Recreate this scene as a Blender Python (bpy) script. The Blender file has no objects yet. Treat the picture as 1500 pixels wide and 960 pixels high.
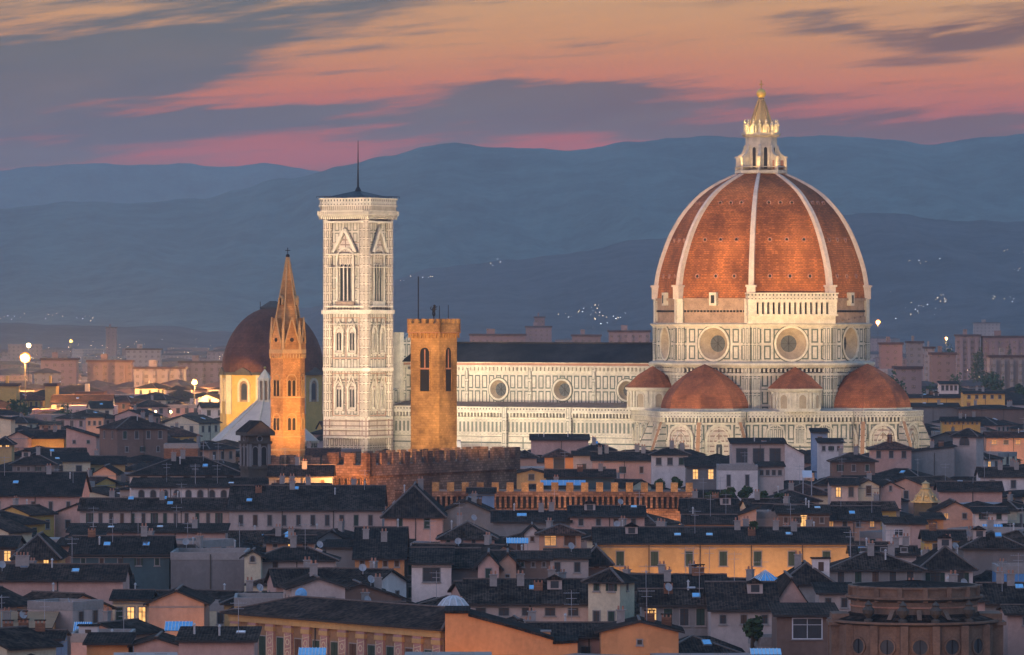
import bpy, math, random
from mathutils import Vector, Matrix
from math import sin, cos, pi, radians, tan, atan2, hypot, exp
random.seed(7)
S = bpy.context.scene
COL = S.collection
F, HZ, CX, CAMZ = 7840.0, 457.0, 750.0, 55.0   # focal length and horizon of the photograph, eye height in metres

# ------------------------------------------------------------------ camera
cd = bpy.data.cameras.new('camera'); cam = bpy.data.objects.new('camera', cd); COL.objects.link(cam)
cam.location = (0, 0, CAMZ); cam.rotation_euler = (radians(90), 0, 0)
cd.sensor_width = 36; cd.lens = F/1500*36; cd.shift_y = -(480-HZ)/1500
cd.clip_start = 1; cd.clip_end = 60000
S.camera = cam

# ------------------------------------------------------------------ render settings
S.view_settings.view_transform = 'Standard'; S.view_settings.look = 'None'
S.view_settings.exposure = 0; S.view_settings.gamma = 1
try: S.view_settings.use_curve_mapping = False
except Exception: pass
S.render.engine = 'CYCLES'
cy = S.cycles
cy.use_denoising = True
try: cy.denoiser = 'OPENIMAGEDENOISE'
except Exception: pass
cy.max_bounces = 4; cy.diffuse_bounces = 2; cy.glossy_bounces = 2; cy.volume_bounces = 0; cy.transmission_bounces = 2
cy.sample_clamp_indirect = 3; cy.caustics_reflective = False; cy.caustics_refractive = False
cy.use_light_tree = True

# ------------------------------------------------------------------ node maths
class X:
    """a node socket one can do arithmetic with"""
    def __init__(s, nt, o): s.nt = nt; s.o = o
    def _m(s, op, *a):
        n = s.nt.nodes.new('ShaderNodeMath'); n.operation = op
        for i, v in enumerate((s,)+a):
            if isinstance(v, X): s.nt.links.new(v.o, n.inputs[i])
            else: n.inputs[i].default_value = float(v)
        return X(s.nt, n.outputs[0])
    def __add__(s, b): return s._m('ADD', b)
    def __sub__(s, b): return s._m('SUBTRACT', b)
    def __mul__(s, b): return s._m('MULTIPLY', b)
    def __truediv__(s, b): return s._m('DIVIDE', b)
    def pw(s, b): return s._m('POWER', b)
    def mn(s, b): return s._m('MINIMUM', b)
    def mx(s, b): return s._m('MAXIMUM', b)
    def gt(s, b): return s._m('GREATER_THAN', b)
    def lt(s, b): return s._m('LESS_THAN', b)
    def fl(s): return s._m('FLOOR')
    def fr(s): return s._m('FRACT')
    def ab(s): return s._m('ABSOLUTE')
    def ex(s): return s._m('EXPONENT')
    def step(s, a, b):
        n = s.nt.nodes.new('ShaderNodeMapRange'); n.interpolation_type = 'SMOOTHSTEP'
        s.nt.links.new(s.o, n.inputs[0]); n.inputs[1].default_value = a; n.inputs[2].default_value = b
        return X(s.nt, n.outputs[0])
def comb(nt, x, y, z=0):
    n = nt.nodes.new('ShaderNodeCombineXYZ')
    for i, v in enumerate((x, y, z)):
        if isinstance(v, X): nt.links.new(v.o, n.inputs[i])
        else: n.inputs[i].default_value = v
    return X(nt, n.outputs[0])
def sep(nt, v):
    n = nt.nodes.new('ShaderNodeSeparateXYZ'); nt.links.new(v.o, n.inputs[0])
    return [X(nt, n.outputs[i]) for i in range(3)]
def noise(nt, v, scale, detail=4, rough=.55, color=False, dist=0):
    n = nt.nodes.new('ShaderNodeTexNoise'); n.inputs['Scale'].default_value = scale
    n.inputs['Detail'].default_value = detail; n.inputs['Roughness'].default_value = rough
    n.inputs['Distortion'].default_value = dist
    if v is not None: nt.links.new(v.o, n.inputs['Vector'])
    return X(nt, n.outputs[1 if color else 0])
def mix(nt, f, a, b, mode='MIX'):
    n = nt.nodes.new('ShaderNodeMix'); n.data_type = 'RGBA'; n.blend_type = mode
    for k, v in ((0, f), (6, a), (7, b)):
        if isinstance(v, X): nt.links.new(v.o, n.inputs[k])
        elif k == 0: n.inputs[k].default_value = v
        else: n.inputs[k].default_value = (*v[:3], 1)
    return X(nt, n.outputs[2])
def ramp(nt, f, stops):
    n = nt.nodes.new('ShaderNodeValToRGB'); nt.links.new(f.o, n.inputs[0]); r = n.color_ramp
    while len(r.elements) < len(stops): r.elements.new(.5)
    for e, (p, c) in zip(r.elements, stops): e.position = p; e.color = (*c, 1)
    return X(nt, n.outputs[0])
def lin(r, g, b):
    return tuple(((c/255+.055)/1.055)**2.4 if c > 10 else c/255/12.92 for c in (r, g, b))

HZD = 5.5e-5; HTOP = 545.0
LHZ = (.13, .22, .38)
def sk(r, g, b, y):
    """sky radiance that reads as r, g, b once seen through the haze at picture row y"""
    T = exp(-HZD*(HTOP-CAMZ)/((HZ-y)/F))
    return tuple(max(.003, (c-(1-T)*l)/T) for c, l in zip(lin(r, g, b), LHZ))
# ------------------------------------------------------------------ world: dusk sky with streaked clouds
w = bpy.data.worlds.new('World'); S.world = w; w.use_nodes = True
nt = w.node_tree; nt.nodes.clear()
tc = nt.nodes.new('ShaderNodeTexCoord'); D = X(nt, tc.outputs['Generated'])
dx, dy, dz = sep(nt, D)
dyp = dy.mx(.02)
px = dx/dyp*F + CX          # azimuth of the western sky, in units of 1/7840 radian
py = (dz/dyp)*(-F) + HZ     # elevation, downwards
wv = noise(nt, comb(nt, px/520, (py + px*.10)/95), 1.0, 5, .55)
wv2 = noise(nt, comb(nt, px/165, (py + px*.13)/18, 3.3), 1.0, 7, .62)
wv3 = noise(nt, comb(nt, px/620, (py + px*.05)/21, 8.1), 1.0, 5, .55)
pyw = py + (wv-.5)*50 + (wv2-.5)*22
def blob(cx, cy, rx, ry, slope, s, p=2):
    u = (px-cx)/rx; v = (pyw-cy-(px-cx)*slope)/ry
    return ((u*u+v*v).pw(p/2)*-1).ex()*s
base = ramp(nt, (py+(wv-.5)*50)/260, [(0, sk(194,152,124,0)), (.22, sk(192,142,118,57)), (.45, sk(186,124,110,117)), (.62, sk(168,112,112,161)), (.78, sk(160,110,120,200)), (.9, sk(152,110,126,225)), (1, sk(122,112,136,240))])
base = mix(nt, (wv3-.5)*1.1, base, mix(nt, 1.0, base, (.7, .72, 1.0), 'MULTIPLY'))
base = mix(nt, ((wv2-.45)*1.6).mx(0).mn(1), base, mix(nt, 1.0, base, (1.2, 1.2, 1.15), 'MULTIPLY'))
CLOUDS = [(50,236,190,20,.0,.75,2),(640,215,150,30,.03,.7,2),(1020,196,160,16,0,.5,2),(350,100,170,16,-.2,.35,2),(560,60,120,10,-.18,.35,2),(1180,150,420,26,.03,.35,2),(-60,120,380,95,-.04,1.25,4),(210,75,300,48,-.22,1.0,3),(430,45,190,26,-.20,.65,2),(330,-20,420,26,-.02,.9,2),
  (270,186,170,22,-.10,1.0,3),(430,165,280,13,-.02,.65,2),(620,178,300,22,.02,.62,2),(800,150,190,26,.0,1.15,3),(950,185,260,24,0,.62,2),
  (900,128,220,10,-.0,.55,2),(1240,46,130,17,.02,1.15,2),(1400,62,120,21,-.16,1.15,2),(1500,40,130,18,-.1,.8,2),(1310,188,360,30,-.02,.95,2),
  (60,215,190,26,0,.65,2),(840,76,120,9,-.05,.7,2),(1050,2,420,14,0,.35,2),(1500,215,250,40,0,.4,2)]
cov = None
for b in CLOUDS:
    e = blob(*b); cov = e if cov is None else cov+e
cov = cov*.92 + (wv2-.5)*2.3 + (wv3-.5)*1.7
mask = cov.step(.05, 1.1)
ccol = mix(nt, ((px-500)/700).mn(1).mx(0), sk(80,104,126,80), sk(108,98,104,80))
ccol = mix(nt, (py/240-.35).mn(1).mx(0)*.7, ccol, sk(98,104,128,190))
ccol = mix(nt, (wv2-.3).mx(0).mn(1), ccol, mix(nt, 1.0, ccol, (1.15, 1.2, 1.25), 'MULTIPLY'))
ccol = mix(nt, ((wv-.42)*2.2).mx(0).mn(1), ccol, sk(112,116,128,100))
front = mix(nt, mask*.9, base, ccol)
# the same air farther round: lavender-pink at the horizon, deep blue overhead, over a Nishita sky
sky = nt.nodes.new('ShaderNodeTexSky'); sky.sky_type = 'NISHITA'; sky.sun_disc = False
sky.sun_elevation = radians(1.5); sky.sun_rotation = radians(-62); sky.air_density = 1.2; sky.dust_density = 1.5
nish = mix(nt, 1.0, X(nt, sky.outputs[0]), (.55,.6,.85), 'MULTIPLY')
allr = ramp(nt, dz.mx(0), [(0, lin(226,190,196)), (.10, lin(206,184,204)), (.3, lin(150,190,232)), (.65, lin(108,168,228)), (1, lin(84,148,214))])
allr = mix(nt, .025, allr, nish, 'ADD')
up = ((dz/dyp)).step(.062, .30)            # out of the low western band
westf = dy.step(.1, .35)
front_f = westf*(up*-1+1)
skyc = mix(nt, front_f, allr, front)
bg = nt.nodes.new('ShaderNodeBackground'); nt.links.new(skyc.o, bg.inputs[0]); bg.inputs[1].default_value = 1.0
HAZE_GAIN = nt.nodes.new('ShaderNodeMath')
ow = nt.nodes.new('ShaderNodeOutputWorld'); nt.links.new(bg.outputs[0], ow.inputs[0])
SKY_GAMMA = None

# ------------------------------------------------------------------ soft pink fill from behind the camera, added to brighten the walls
sd = bpy.data.lights.new('wall_fill_sun', 'SUN'); sd.energy = .85; sd.angle = radians(50); sd.color = (1, .62, .6)
so = bpy.data.objects.new('wall_fill_sun', sd); COL.objects.link(so)
so.rotation_euler = Vector((-.55, -.8, .30)).to_track_quat('Z', 'Y').to_euler()

KEEP = []
def lamp(name, loc, power, color, kind='POINT', target=None, angle=90, blend=.6, radius=.5):
    if kind == 'SPOT': KEEP.append((loc[0], loc[1], 0, 3.0, 3.0))
    d = bpy.data.lights.new(name, kind); d.energy = power; d.color = color; d.shadow_soft_size = radius
    if kind == 'SPOT': d.spot_size = radians(angle); d.spot_blend = blend
    o = bpy.data.objects.new(name, d); COL.objects.link(o); o.location = loc
    if target is not None: o.rotation_euler = (Vector(loc)-Vector(target)).to_track_quat('Z', 'Y').to_euler()
    return o

# ------------------------------------------------------------------ materials
M = {}
def newmat(name, rough=.85, spec=.3):
    m = bpy.data.materials.new(name); m.use_nodes = True; n = m.node_tree
    b = n.nodes['Principled BSDF']; b.inputs['Roughness'].default_value = rough; b.inputs['Specular IOR Level'].default_value = spec
    M[name] = m
    return m, n, b
def mat(name, col, rough=.85, var=.25, scale=.35, spec=.25, metallic=0, emit=None, es=1, streak=False, per=0):
    m, n, b = newmat(name, rough, spec); b.inputs['Metallic'].default_value = metallic
    g = n.nodes.new('ShaderNodeNewGeometry'); P = X(n, g.outputs['Position'])
    if streak:
        x, y, z = sep(n, P); P2 = comb(n, x*1.0, y*1.0, z*.25)
        f = noise(n, P2, scale*1.6, 9, .78)
    else: f = noise(n, P, scale, 6, .65)
    f2 = noise(n, P, scale*8, 3, .6)
    k = (f*.7+f2*.3).step(.3, .7)
    if streak:
        pt = noise(n, P, .22, 2, .4); k = k*(pt.step(.53, .56)*-.45+1)
    c1 = tuple(max(0, c*(1-var)) for c in col); c2 = tuple(min(1, c*(1+var*.6)) for c in col)
    c = mix(n, k, c1, c2)
    if per:
        oi = n.nodes.new('ShaderNodeObjectInfo'); r = X(n, oi.outputs['Random'])
        c = mix(n, r*per, c, (.02, .02, .025))
    n.links.new(c.o, b.inputs['Base Color'])
    if emit: b.inputs['Emission Color'].default_value = (*emit, 1); b.inputs['Emission Strength'].default_value = es
    return m
IV = (.60, .53, .42); GR = (.07, .09, .07)
def marble(name, w, h, a, b_, c=None, inner=GR, line=GR, x0=0, z0=0, base=IV, stripe=None):
    """white marble with rectangular inlaid frames: cell w x h metres, frame line between a and b_ from the cell's edge"""
    m, n, b = newmat(name, .6, .35)
    uv = n.nodes.new('ShaderNodeUVMap'); u, v, _ = sep(n, X(n, uv.outputs[0]))
    fu = ((u-x0)/w).fr(); fv = ((v-z0)/h).fr()
    eu = (fu-.5).ab()*(-w)+w/2; ev = (fv-.5).ab()*(-h)+h/2
    d = eu.mn(ev)
    k = d.gt(a)*d.lt(b_)
    g = n.nodes.new('ShaderNodeNewGeometry'); P = X(n, g.outputs['Position'])
    nz = noise(n, P, .25, 6, .6); nz2 = noise(n, P, 1.7, 3, .6)
    dirt = (nz*.6+nz2*.4).step(.35, .68)
    bc = mix(n, dirt, tuple(x*.68 for x in base), tuple(min(1, x*1.1) for x in base))
    if c is not None:
        bc = mix(n, d.gt(c), bc, inner)
    bc = mix(n, k*.97, bc, line)
    if stripe:
        sp, sw, sc = stripe
        bc = mix(n, ((v/sp).fr()).lt(sw)*.8, bc, sc)
    n.links.new(bc.o, b.inputs['Base Color'])
    return m
def bricky(name, col, w, h, mort, contrast=.5, var=.3, rough=.85, off=.5, bump=.3, big=.05):
    """courses of brick, tile or stone laid in UV metres"""
    m, n, b = newmat(name, rough, .2)
    uv = n.nodes.new('ShaderNodeUVMap')
    t = n.nodes.new('ShaderNodeTexBrick'); n.links.new(uv.outputs[0], t.inputs['Vector'])
    t.inputs['Scale'].default_value = 1; t.inputs['Brick Width'].default_value = w; t.inputs['Row Height'].default_value = h
    t.inputs['Mortar Size'].default_value = mort; t.offset = off; t.inputs['Bias'].default_value = 0
    t.inputs['Color1'].default_value = (*[c*(1-var) for c in col], 1); t.inputs['Color2'].default_value = (*[min(1, c*(1+var)) for c in col], 1)
    t.inputs['Mortar'].default_value = (*[c*(1-contrast) for c in col], 1)
    g = n.nodes.new('ShaderNodeNewGeometry'); P = X(n, g.outputs['Position'])
    nz = noise(n, P, big, 6, .7); st = nz.step(.32, .7)
    c = mix(n, st, (.36, .34, .37), (1.18, 1.12, 1.05))
    c = mix(n, 1.0, X(n, t.outputs[0]), c, 'MULTIPLY')
    n.links.new(c.o, b.inputs['Base Color'])
    bp = n.nodes.new('ShaderNodeBump'); bp.inputs['Strength'].default_value = bump; bp.inputs['Distance'].default_value = .05
    bp.invert = True
    n.links.new(t.outputs[1], bp.inputs['Height']); n.links.new(bp.outputs[0], b.inputs['Normal'])
    return m

# ------------------------------------------------------------------ mesh builder
class MB:
    def __init__(s): s.v = []; s.f = []; s.uv = []; s.mi = []; s.mats = []; s.T = Matrix.Identity(4)
    def mid(s, m):
        if m not in s.mats: s.mats.append(m)
        return s.mats.index(m)
    def face(s, pts, m):
        pts = [Vector(p) for p in pts]
        n = Vector((0, 0, 0))
        for i in range(len(pts)):
            a, b = pts[i], pts[(i+1) % len(pts)]
            n += Vector(((a.y-b.y)*(a.z+b.z), (a.z-b.z)*(a.x+b.x), (a.x-b.x)*(a.y+b.y)))
        if n.length < 1e-9: return
        n.normalize()
        if abs(n.z) > .985: t = Vector((1, 0, 0)); b = Vector((0, 1, 0))
        else:
            t = Vector((0, 0, 1)).cross(n).normalized(); b = n.cross(t)
        i0 = len(s.v)
        for p in pts:
            s.v.append(s.T @ p); s.uv.append((p.dot(t), p.dot(b)))
        s.f.append(list(range(i0, i0+len(pts)))); s.mi.append(s.mid(m))
    def box(s, x0, x1, y0, y1, z0, z1, m, skip=''):
        a, b, c, d = (x0, y0), (x1, y0), (x1, y1), (x0, y1)
        for k, (p, q) in zip('fRbL', ((a, b), (b, c), (c, d), (d, a))):
            if k in skip: continue
            s.face([(*p, z0), (*q, z0), (*q, z1), (*p, z1)], m)
        if 't' not in skip: s.face([(*a, z1), (*b, z1), (*c, z1), (*d, z1)], m)
        if 'u' not in skip: s.face([(*d, z0), (*c, z0), (*b, z0), (*a, z0)], m)
    def ring(s, n, r0, r1, z0, z1, m, ph=None, cx=0, cy=0, cap=False, under=False, span=None):
        ph = pi/n if ph is None else ph
        A = [ph+2*pi*i/n for i in range(n)]
        for i in range(n):
            a, b = A[i], A[i]+2*pi/n
            if span and not (span[0] <= (a+b)/2 <= span[1]): continue
            # UVs measured from the middle of each side
            mid = (a+b)/2; old = s.T
            s.T = old @ Matrix.Translation((cx, cy, 0)) @ Matrix.Rotation(mid+pi/2, 4, 'Z')
            h = pi/n
            q = lambda r, sg, z: (r*sin(h)*sg, -r*cos(h), z)
            if abs(r1) < 1e-6: s.face([q(r0,-1,z0), q(r0,1,z0), (0,0,z1)], m)
            elif abs(r0) < 1e-6: s.face([(0,0,z0), q(r1,1,z1), q(r1,-1,z1)], m)
            else: s.face([q(r0,-1,z0), q(r0,1,z0), q(r1,1,z1), q(r1,-1,z1)], m)
            s.T = old
        P = lambda r, z: [(cx+r*cos(a), cy+r*sin(a), z) for a in A]
        if cap and r1 > 1e-6: s.face(P(r1, z1), m)
        if under and r0 > 1e-6: s.face(list(reversed(P(r0, z0))), m)
    def lathe(s, n, prof, m, ph=None, cx=0, cy=0, span=None):
        for (r0, z0), (r1, z1) in zip(prof, prof[1:]): s.ring(n, r0, r1, z0, z1, m, ph, cx, cy, span=span)
    def poly(s, pts, z0, z1, m, cap=True, capm=None):
        n = len(pts)
        for i in range(n):
            a, b = pts[i], pts[(i+1) % n]
            s.face([(*a, z0), (*b, z0), (*b, z1), (*a, z1)], m)
        if cap: s.face([(*p, z1) for p in pts], capm or m)
    def bar(s, p, q, w, m, h=None, side=None):
        """square bar from p to q"""
        p, q = Vector(p), Vector(q); h = h or w
        d = (q-p).normalized(); a = side or (d.cross(Vector((0, 0, 1))) if abs(d.z) < .99 else Vector((1, 0, 0)))
        a = a.normalized(); b = a.cross(d).normalized(); a = a*w/2; b = b*h/2
        c0 = [p-a-b, p+a-b, p+a+b, p-a+b]; c1 = [c+(q-p) for c in c0]
        for i in range(4):
            j = (i+1) % 4; s.face([c0[i], c0[j], c1[j], c1[i]], m)
        s.face([c0[3], c0[2], c0[1], c0[0]], m); s.face(c1, m)
    def ball(s, c, r, m, n=10, k=6, zs=1):
        c = Vector(c)
        for j in range(k):
            a0, a1 = -pi/2+pi*j/k, -pi/2+pi*(j+1)/k
            for i in range(n):
                t0, t1 = 2*pi*i/n, 2*pi*(i+1)/n
                P = lambda a, t: c+Vector((r*cos(a)*cos(t), r*cos(a)*sin(t), r*sin(a)*zs))
                if j == 0: s.face([P(a0,t0), P(a1,t1), P(a1,t0)], m)
                elif j == k-1: s.face([P(a0,t0), P(a0,t1), P(a1,t0)], m)
                else: s.face([P(a0,t0), P(a0,t1), P(a1,t1), P(a1,t0)], m)
    # outlines in a wall's own frame: x to the right, z up, outwards is -y
    @staticmethod
    def arch_pts(x, z0, w, h, pointed=False, n=10):
        r = w/2; sp = z0+h-(r if not pointed else w*.866)
        P = [(x+r, z0), (x+r, sp)]
        if not pointed:
            P += [(x+r*cos(pi*i/n), sp+r*sin(pi*i/n)) for i in range(1, n)]
        else:
            P += [(x-r+w*cos(pi/3*i/n), sp+w*sin(pi/3*i/n)) for i in range(1, n)]
            P += [(x, z0+h)]
            P += [(x+r-w*cos(pi/3*i/n), sp+w*sin(pi/3*i/n)) for i in range(n-1, 0, -1)]
        P += [(x-r, sp), (x-r, z0)]
        return P
    def plate(s, P, y, m):
        """outline P (x, z) filled at depth y, facing -y"""
        s.face([(a, y, b) for a, b in reversed(P)] if s._cw(P) else [(a, y, b) for a, b in P], m)
    @staticmethod
    def _cw(P):
        return sum(P[i][0]*P[(i+1) % len(P)][1]-P[(i+1) % len(P)][0]*P[i][1] for i in range(len(P))) < 0
    def slab(s, P, y0, y1, m):
        """outline P solid between depths y0 (outer, smaller) and y1"""
        if s._cw(P): P = list(reversed(P))
        s.face([(a, y0, b) for a, b in P], m)
        n = len(P)
        for i in range(n):
            a, b = P[i], P[(i+1) % n]
            s.face([(a[0], y0, a[1]), (a[0], y1, a[1]), (b[0], y1, b[1]), (b[0], y0, b[1])], m)
    def band(s, Pin, Pout, y0, y1, m, closed=True):
        """ring between two outlines of equal length, standing out from y1 to y0"""
        n = len(Pin)
        for i in range(n if closed else n-1):
            j = (i+1) % n
            a, b, c, d = Pin[i], Pin[j], Pout[j], Pout[i]
            V = lambda p, y: (p[0], y, p[1])
            s.face([V(a, y0), V(d, y0), V(c, y0), V(b, y0)], m)
            s.face([V(d, y0), V(d, y1), V(c, y1), V(c, y0)], m)
            s.face([V(b, y0), V(b, y1), V(a, y1), V(a, y0)], m)
    def arch(s, x, z0, w, h, t, y0, y1, m, pointed=False, fill=None, yf=None, n=8):
        Pi = s.arch_pts(x, z0, w, h, pointed, n); Po = s.arch_pts(x, z0, w+2*t, h+t*(1.25 if pointed else 1), pointed, n)
        s.band(Pi, Po, y0, y1, m, closed=False)
        if fill: s.plate(Pi, yf if yf is not None else y1-.01, fill)
    def build(s, name, parent=None, smooth=False):
        me = bpy.data.meshes.new(name); me.from_pydata([tuple(v) for v in s.v], [], s.f)
        for m in s.mats: me.materials.append(M[m])
        me.polygons.foreach_set('material_index', s.mi)
        ul = me.uv_layers.new(name='UVMap')
        ul.data.foreach_set('uv', [c for uv in s.uv for c in uv])
        if smooth: me.polygons.foreach_set('use_smooth', [True]*len(s.f))
        me.update()
        o = bpy.data.objects.new(name, me); COL.objects.link(o)
        if parent: o.parent = parent
        return o
def face_m(cx, cy, ang):
    a = radians(ang)
    return Matrix(((-sin(a), -cos(a), 0, cx), (cos(a), -sin(a), 0, cy), (0, 0, 1, 0), (0, 0, 0, 1)))
def thing(name, label, cat, loc=(0, 0, 0), rz=0, group=None):
    o = bpy.data.objects.new(name, None); COL.objects.link(o); o.location = loc; o.rotation_euler = (0, 0, rz)
    o.empty_display_size = 1
    o['label'] = label; o['category'] = cat
    if group: o['group'] = group
    return o
def tag(o, label, cat, group=None):
    o['label'] = label; o['category'] = cat
    if group: o['group'] = group
    return o
def put(me, name, parent, loc, rz=0):
    o = bpy.data.objects.new(name, me); COL.objects.link(o); o.parent = parent; o.location = loc; o.rotation_euler = (0, 0, rz)
    return o
def at(pxx, Y): return (pxx-CX)/F*Y
def zat(pyy, Y): return CAMZ-(pyy-HZ)/F*Y
def Yof(pyy, z): return F*(CAMZ-z)/(pyy-HZ)

# ------------------------------------------------------------------ ground, hills, haze
mat('ground_dark', (.045, .043, .045), var=.4, scale=.02)
mat('forest', (.06, .095, .075), var=.85, scale=.009); mat('forest_near', (.045, .042, .045), var=.9, scale=.012)
def ground():
    mb = MB(); mb.face([(-9000, -400, 0), (9000, -400, 0), (9000, 16500, 0), (-9000, 16500, 0)], 'ground_dark')
    o = mb.build('ground'); o['kind'] = 'structure'
def interp(pts, x):
    if x <= pts[0][0]: return pts[0][1]
    for (a, b), (c, d) in zip(pts, pts[1:]):
        if x <= c:
            t = (x-a)/(c-a); t = t*t*(3-2*t)
            return b+(d-b)*t
    return pts[-1][1]
def fb(x, s):
    return sum(sin(x*s*f*1.0+ph)/f**.9 for f, ph in ((1, .3), (2.3, 1.7), (5.1, 4.2), (11.7, .9), (23.9, 2.2), (47, 5.1)))
def hill(name, Y, prof, depth, rough=1.0, fm='forest'):
    """a long wooded ridge: its crest follows prof, its near flank runs down to the plain"""
    mb = MB(); N = 260; R = 16
    xs = [-260+2020*i/N for i in range(N+1)]
    rows = []
    for j in range(R+1):
        t = j/R; row = []
        for x in xs:
            crest = CAMZ-(interp(prof, x)-HZ)/F*Y + rough*fb(x, .021)*Y*.00035
            crest = max(crest, 2)
            yy = Y-depth*(1-t)
            z = crest*(t**1.3)*(1+.22*(1-t)*fb(x+23*j, .017)) if t < 1 else crest
            row.append(((x-CX)/F*Y*(1+0*t), yy, z if j else -1))
        rows.append(row)
    rows.append([(p[0], Y+depth*.6, -1) for p in rows[-1]])
    verts = [p for r in rows for p in r]; faces = []
    for j in range(len(rows)-1):
        for i in range(N): a = j*(N+1)+i; faces.append((a, a+1, a+N+2, a+N+1))
    me = bpy.data.meshes.new(name); me.from_pydata(verts, [], faces); me.materials.append(M[fm])
    me.polygons.foreach_set('use_smooth', [True]*len(faces)); me.update()
    o = bpy.data.objects.new(name, me); COL.objects.link(o); o['kind'] = 'structure'
    return o
ground()
hill('hills', 16500, [(-260, 268), (0, 252), (60, 245), (190, 238), (270, 240), (330, 246), (400, 243), (470, 248), (540, 262), (700, 300), (1760, 330)], 1500)
hill('hills', 11200, [(-260, 316), (0, 308), (100, 298), (200, 294), (300, 291), (350, 280), (420, 262), (500, 242), (560, 228), (620, 218), (660, 213), (740, 216), (850, 217), (920, 211), (1000, 203), (1060, 199), (1150, 201), (1220, 200), (1290, 207), (1360, 209), (1430, 201), (1500, 196), (1760, 190)], 3200)
hill('hills', 7900, [(-260, 520), (300, 500), (440, 450), (560, 410), (640, 396), (750, 380), (850, 366), (960, 352), (1060, 342), (1160, 322), (1240, 316), (1330, 315), (1420, 322), (1500, 324), (1760, 330)], 2200, 1.1, 'forest_near')
hill('hills', 6500, [(-260, 470), (0, 474), (120, 478), (230, 476), (330, 488), (700, 500), (1180, 490), (1260, 470), (1330, 458), (1400, 446), (1470, 438), (1530, 432), (1760, 436)], 900, .6, 'forest_near')

def haze():
    mb = MB(); m = bpy.data.materials.new('haze'); m.use_nodes = True; n = m.node_tree; n.nodes.clear()
    v = n.nodes.new('ShaderNodeVolumePrincipled'); v.inputs['Density'].default_value = HZD; v.inputs['Color'].default_value = (.76, .93, 1, 1)
    o = n.nodes.new('ShaderNodeOutputMaterial'); n.links.new(v.outputs[0], o.inputs['Volume'])
    M['haze'] = m; m.volume_intersection_method = 'FAST' if hasattr(m, 'volume_intersection_method') else None
    mb.box(-9100, 9100, -500, 16600, -2, HTOP, 'haze')
    h = mb.build('haze'); h['kind'] = 'stuff'
haze()
# ------------------------------------------------------------------ monument materials
marble('marble_panels', 2.55, 4.3, .34, .74, z0=42.4)
marble('marble_wall_panels', 2.35, 4.5, .30, .70, z0=31.0, x0=1.2)
marble('marble_narrow', 1.1, 4.3, .16, .36, z0=42.4, x0=.55)
marble('marble_bands', 60, 1.7, .0, .17)
marble('marble_slats', 1.25, 3.3, 0, .01, c=.30, inner=(.13, .14, .11), z0=22.9)
marble('marble_frieze', .95, 1.2, 0, .01, c=.30, inner=(.05, .045, .04))
marble('marble_tower', 1.9, 3.05, .24, .50, line=(.11, .105, .08), base=(.60, .51, .39), stripe=(6.1, .05, (.28, .17, .12)))
marble('marble_tower_pink', 1.2, 2.4, .18, .40, line=(.15, .11, .08), base=(.60, .49, .37))
marble('marble_tower_bands', 50, 1.3, 0, .16, line=(.22, .13, .10), base=(.60, .49, .39))
mat('ivory', (.60, .53, .41), .65, .28, .5)
mat('ivory_tower', (.60, .51, .39), .65, .25, .5); mat('splay_shade', (.40, .31, .21), .75, .3, .5); mat('inlay_green', (.10, .11, .08), .6, .2); mat('niche_shade', (.36, .28, .19), .8, .25, .6); mat('spur_brick', (.36, .19, .10), .9, .3, .6); mat('gilding', (.85, .55, .12), .4, .1, 1, .6, .25)
mat('rough_masonry', (.33, .22, .15), .9, .35, .5)
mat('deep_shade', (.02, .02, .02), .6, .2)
mat('window_glass', (.035, .04, .045), .45, .3, 1, .5)
mat('lead_glass', (.09, .085, .075), .35, .5, 1.5, .4)
mat('bronze', (.5, .33, .08), .35, .1, 1, .5, 1.0)
mat('dark_iron', (.015, .015, .018), .5, .2, 1, .3)
mat('rose_stone', (.42, .2, .13), .8, .3, .4)
mat('golden_stone', (.5, .36, .18), .8, .2, .4)
bricky('dome_tiles', (.49, .165, .05), .9, .5, .07, .45, .3, .8, .5, .3, .045)
bricky('small_dome_tiles', (.46, .15, .06), .6, .4, .05, .4, .2, .8, .5, .3, .1)
bricky('nave_tiles', (.045, .04, .04), .5, .5, .08, .3, .2, .95, 0, .3, .1)
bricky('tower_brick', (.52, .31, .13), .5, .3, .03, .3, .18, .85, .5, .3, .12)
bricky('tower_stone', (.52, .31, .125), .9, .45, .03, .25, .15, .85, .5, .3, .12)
bricky('palace_stone', (.30, .18, .12), .8, .45, .05, .4, .35, .9, .5, .4, .15)
bricky('chapel_tiles', (.20, .085, .055), .6, .5, .06, .4, .2, .9, .5, .3, .06)

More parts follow.
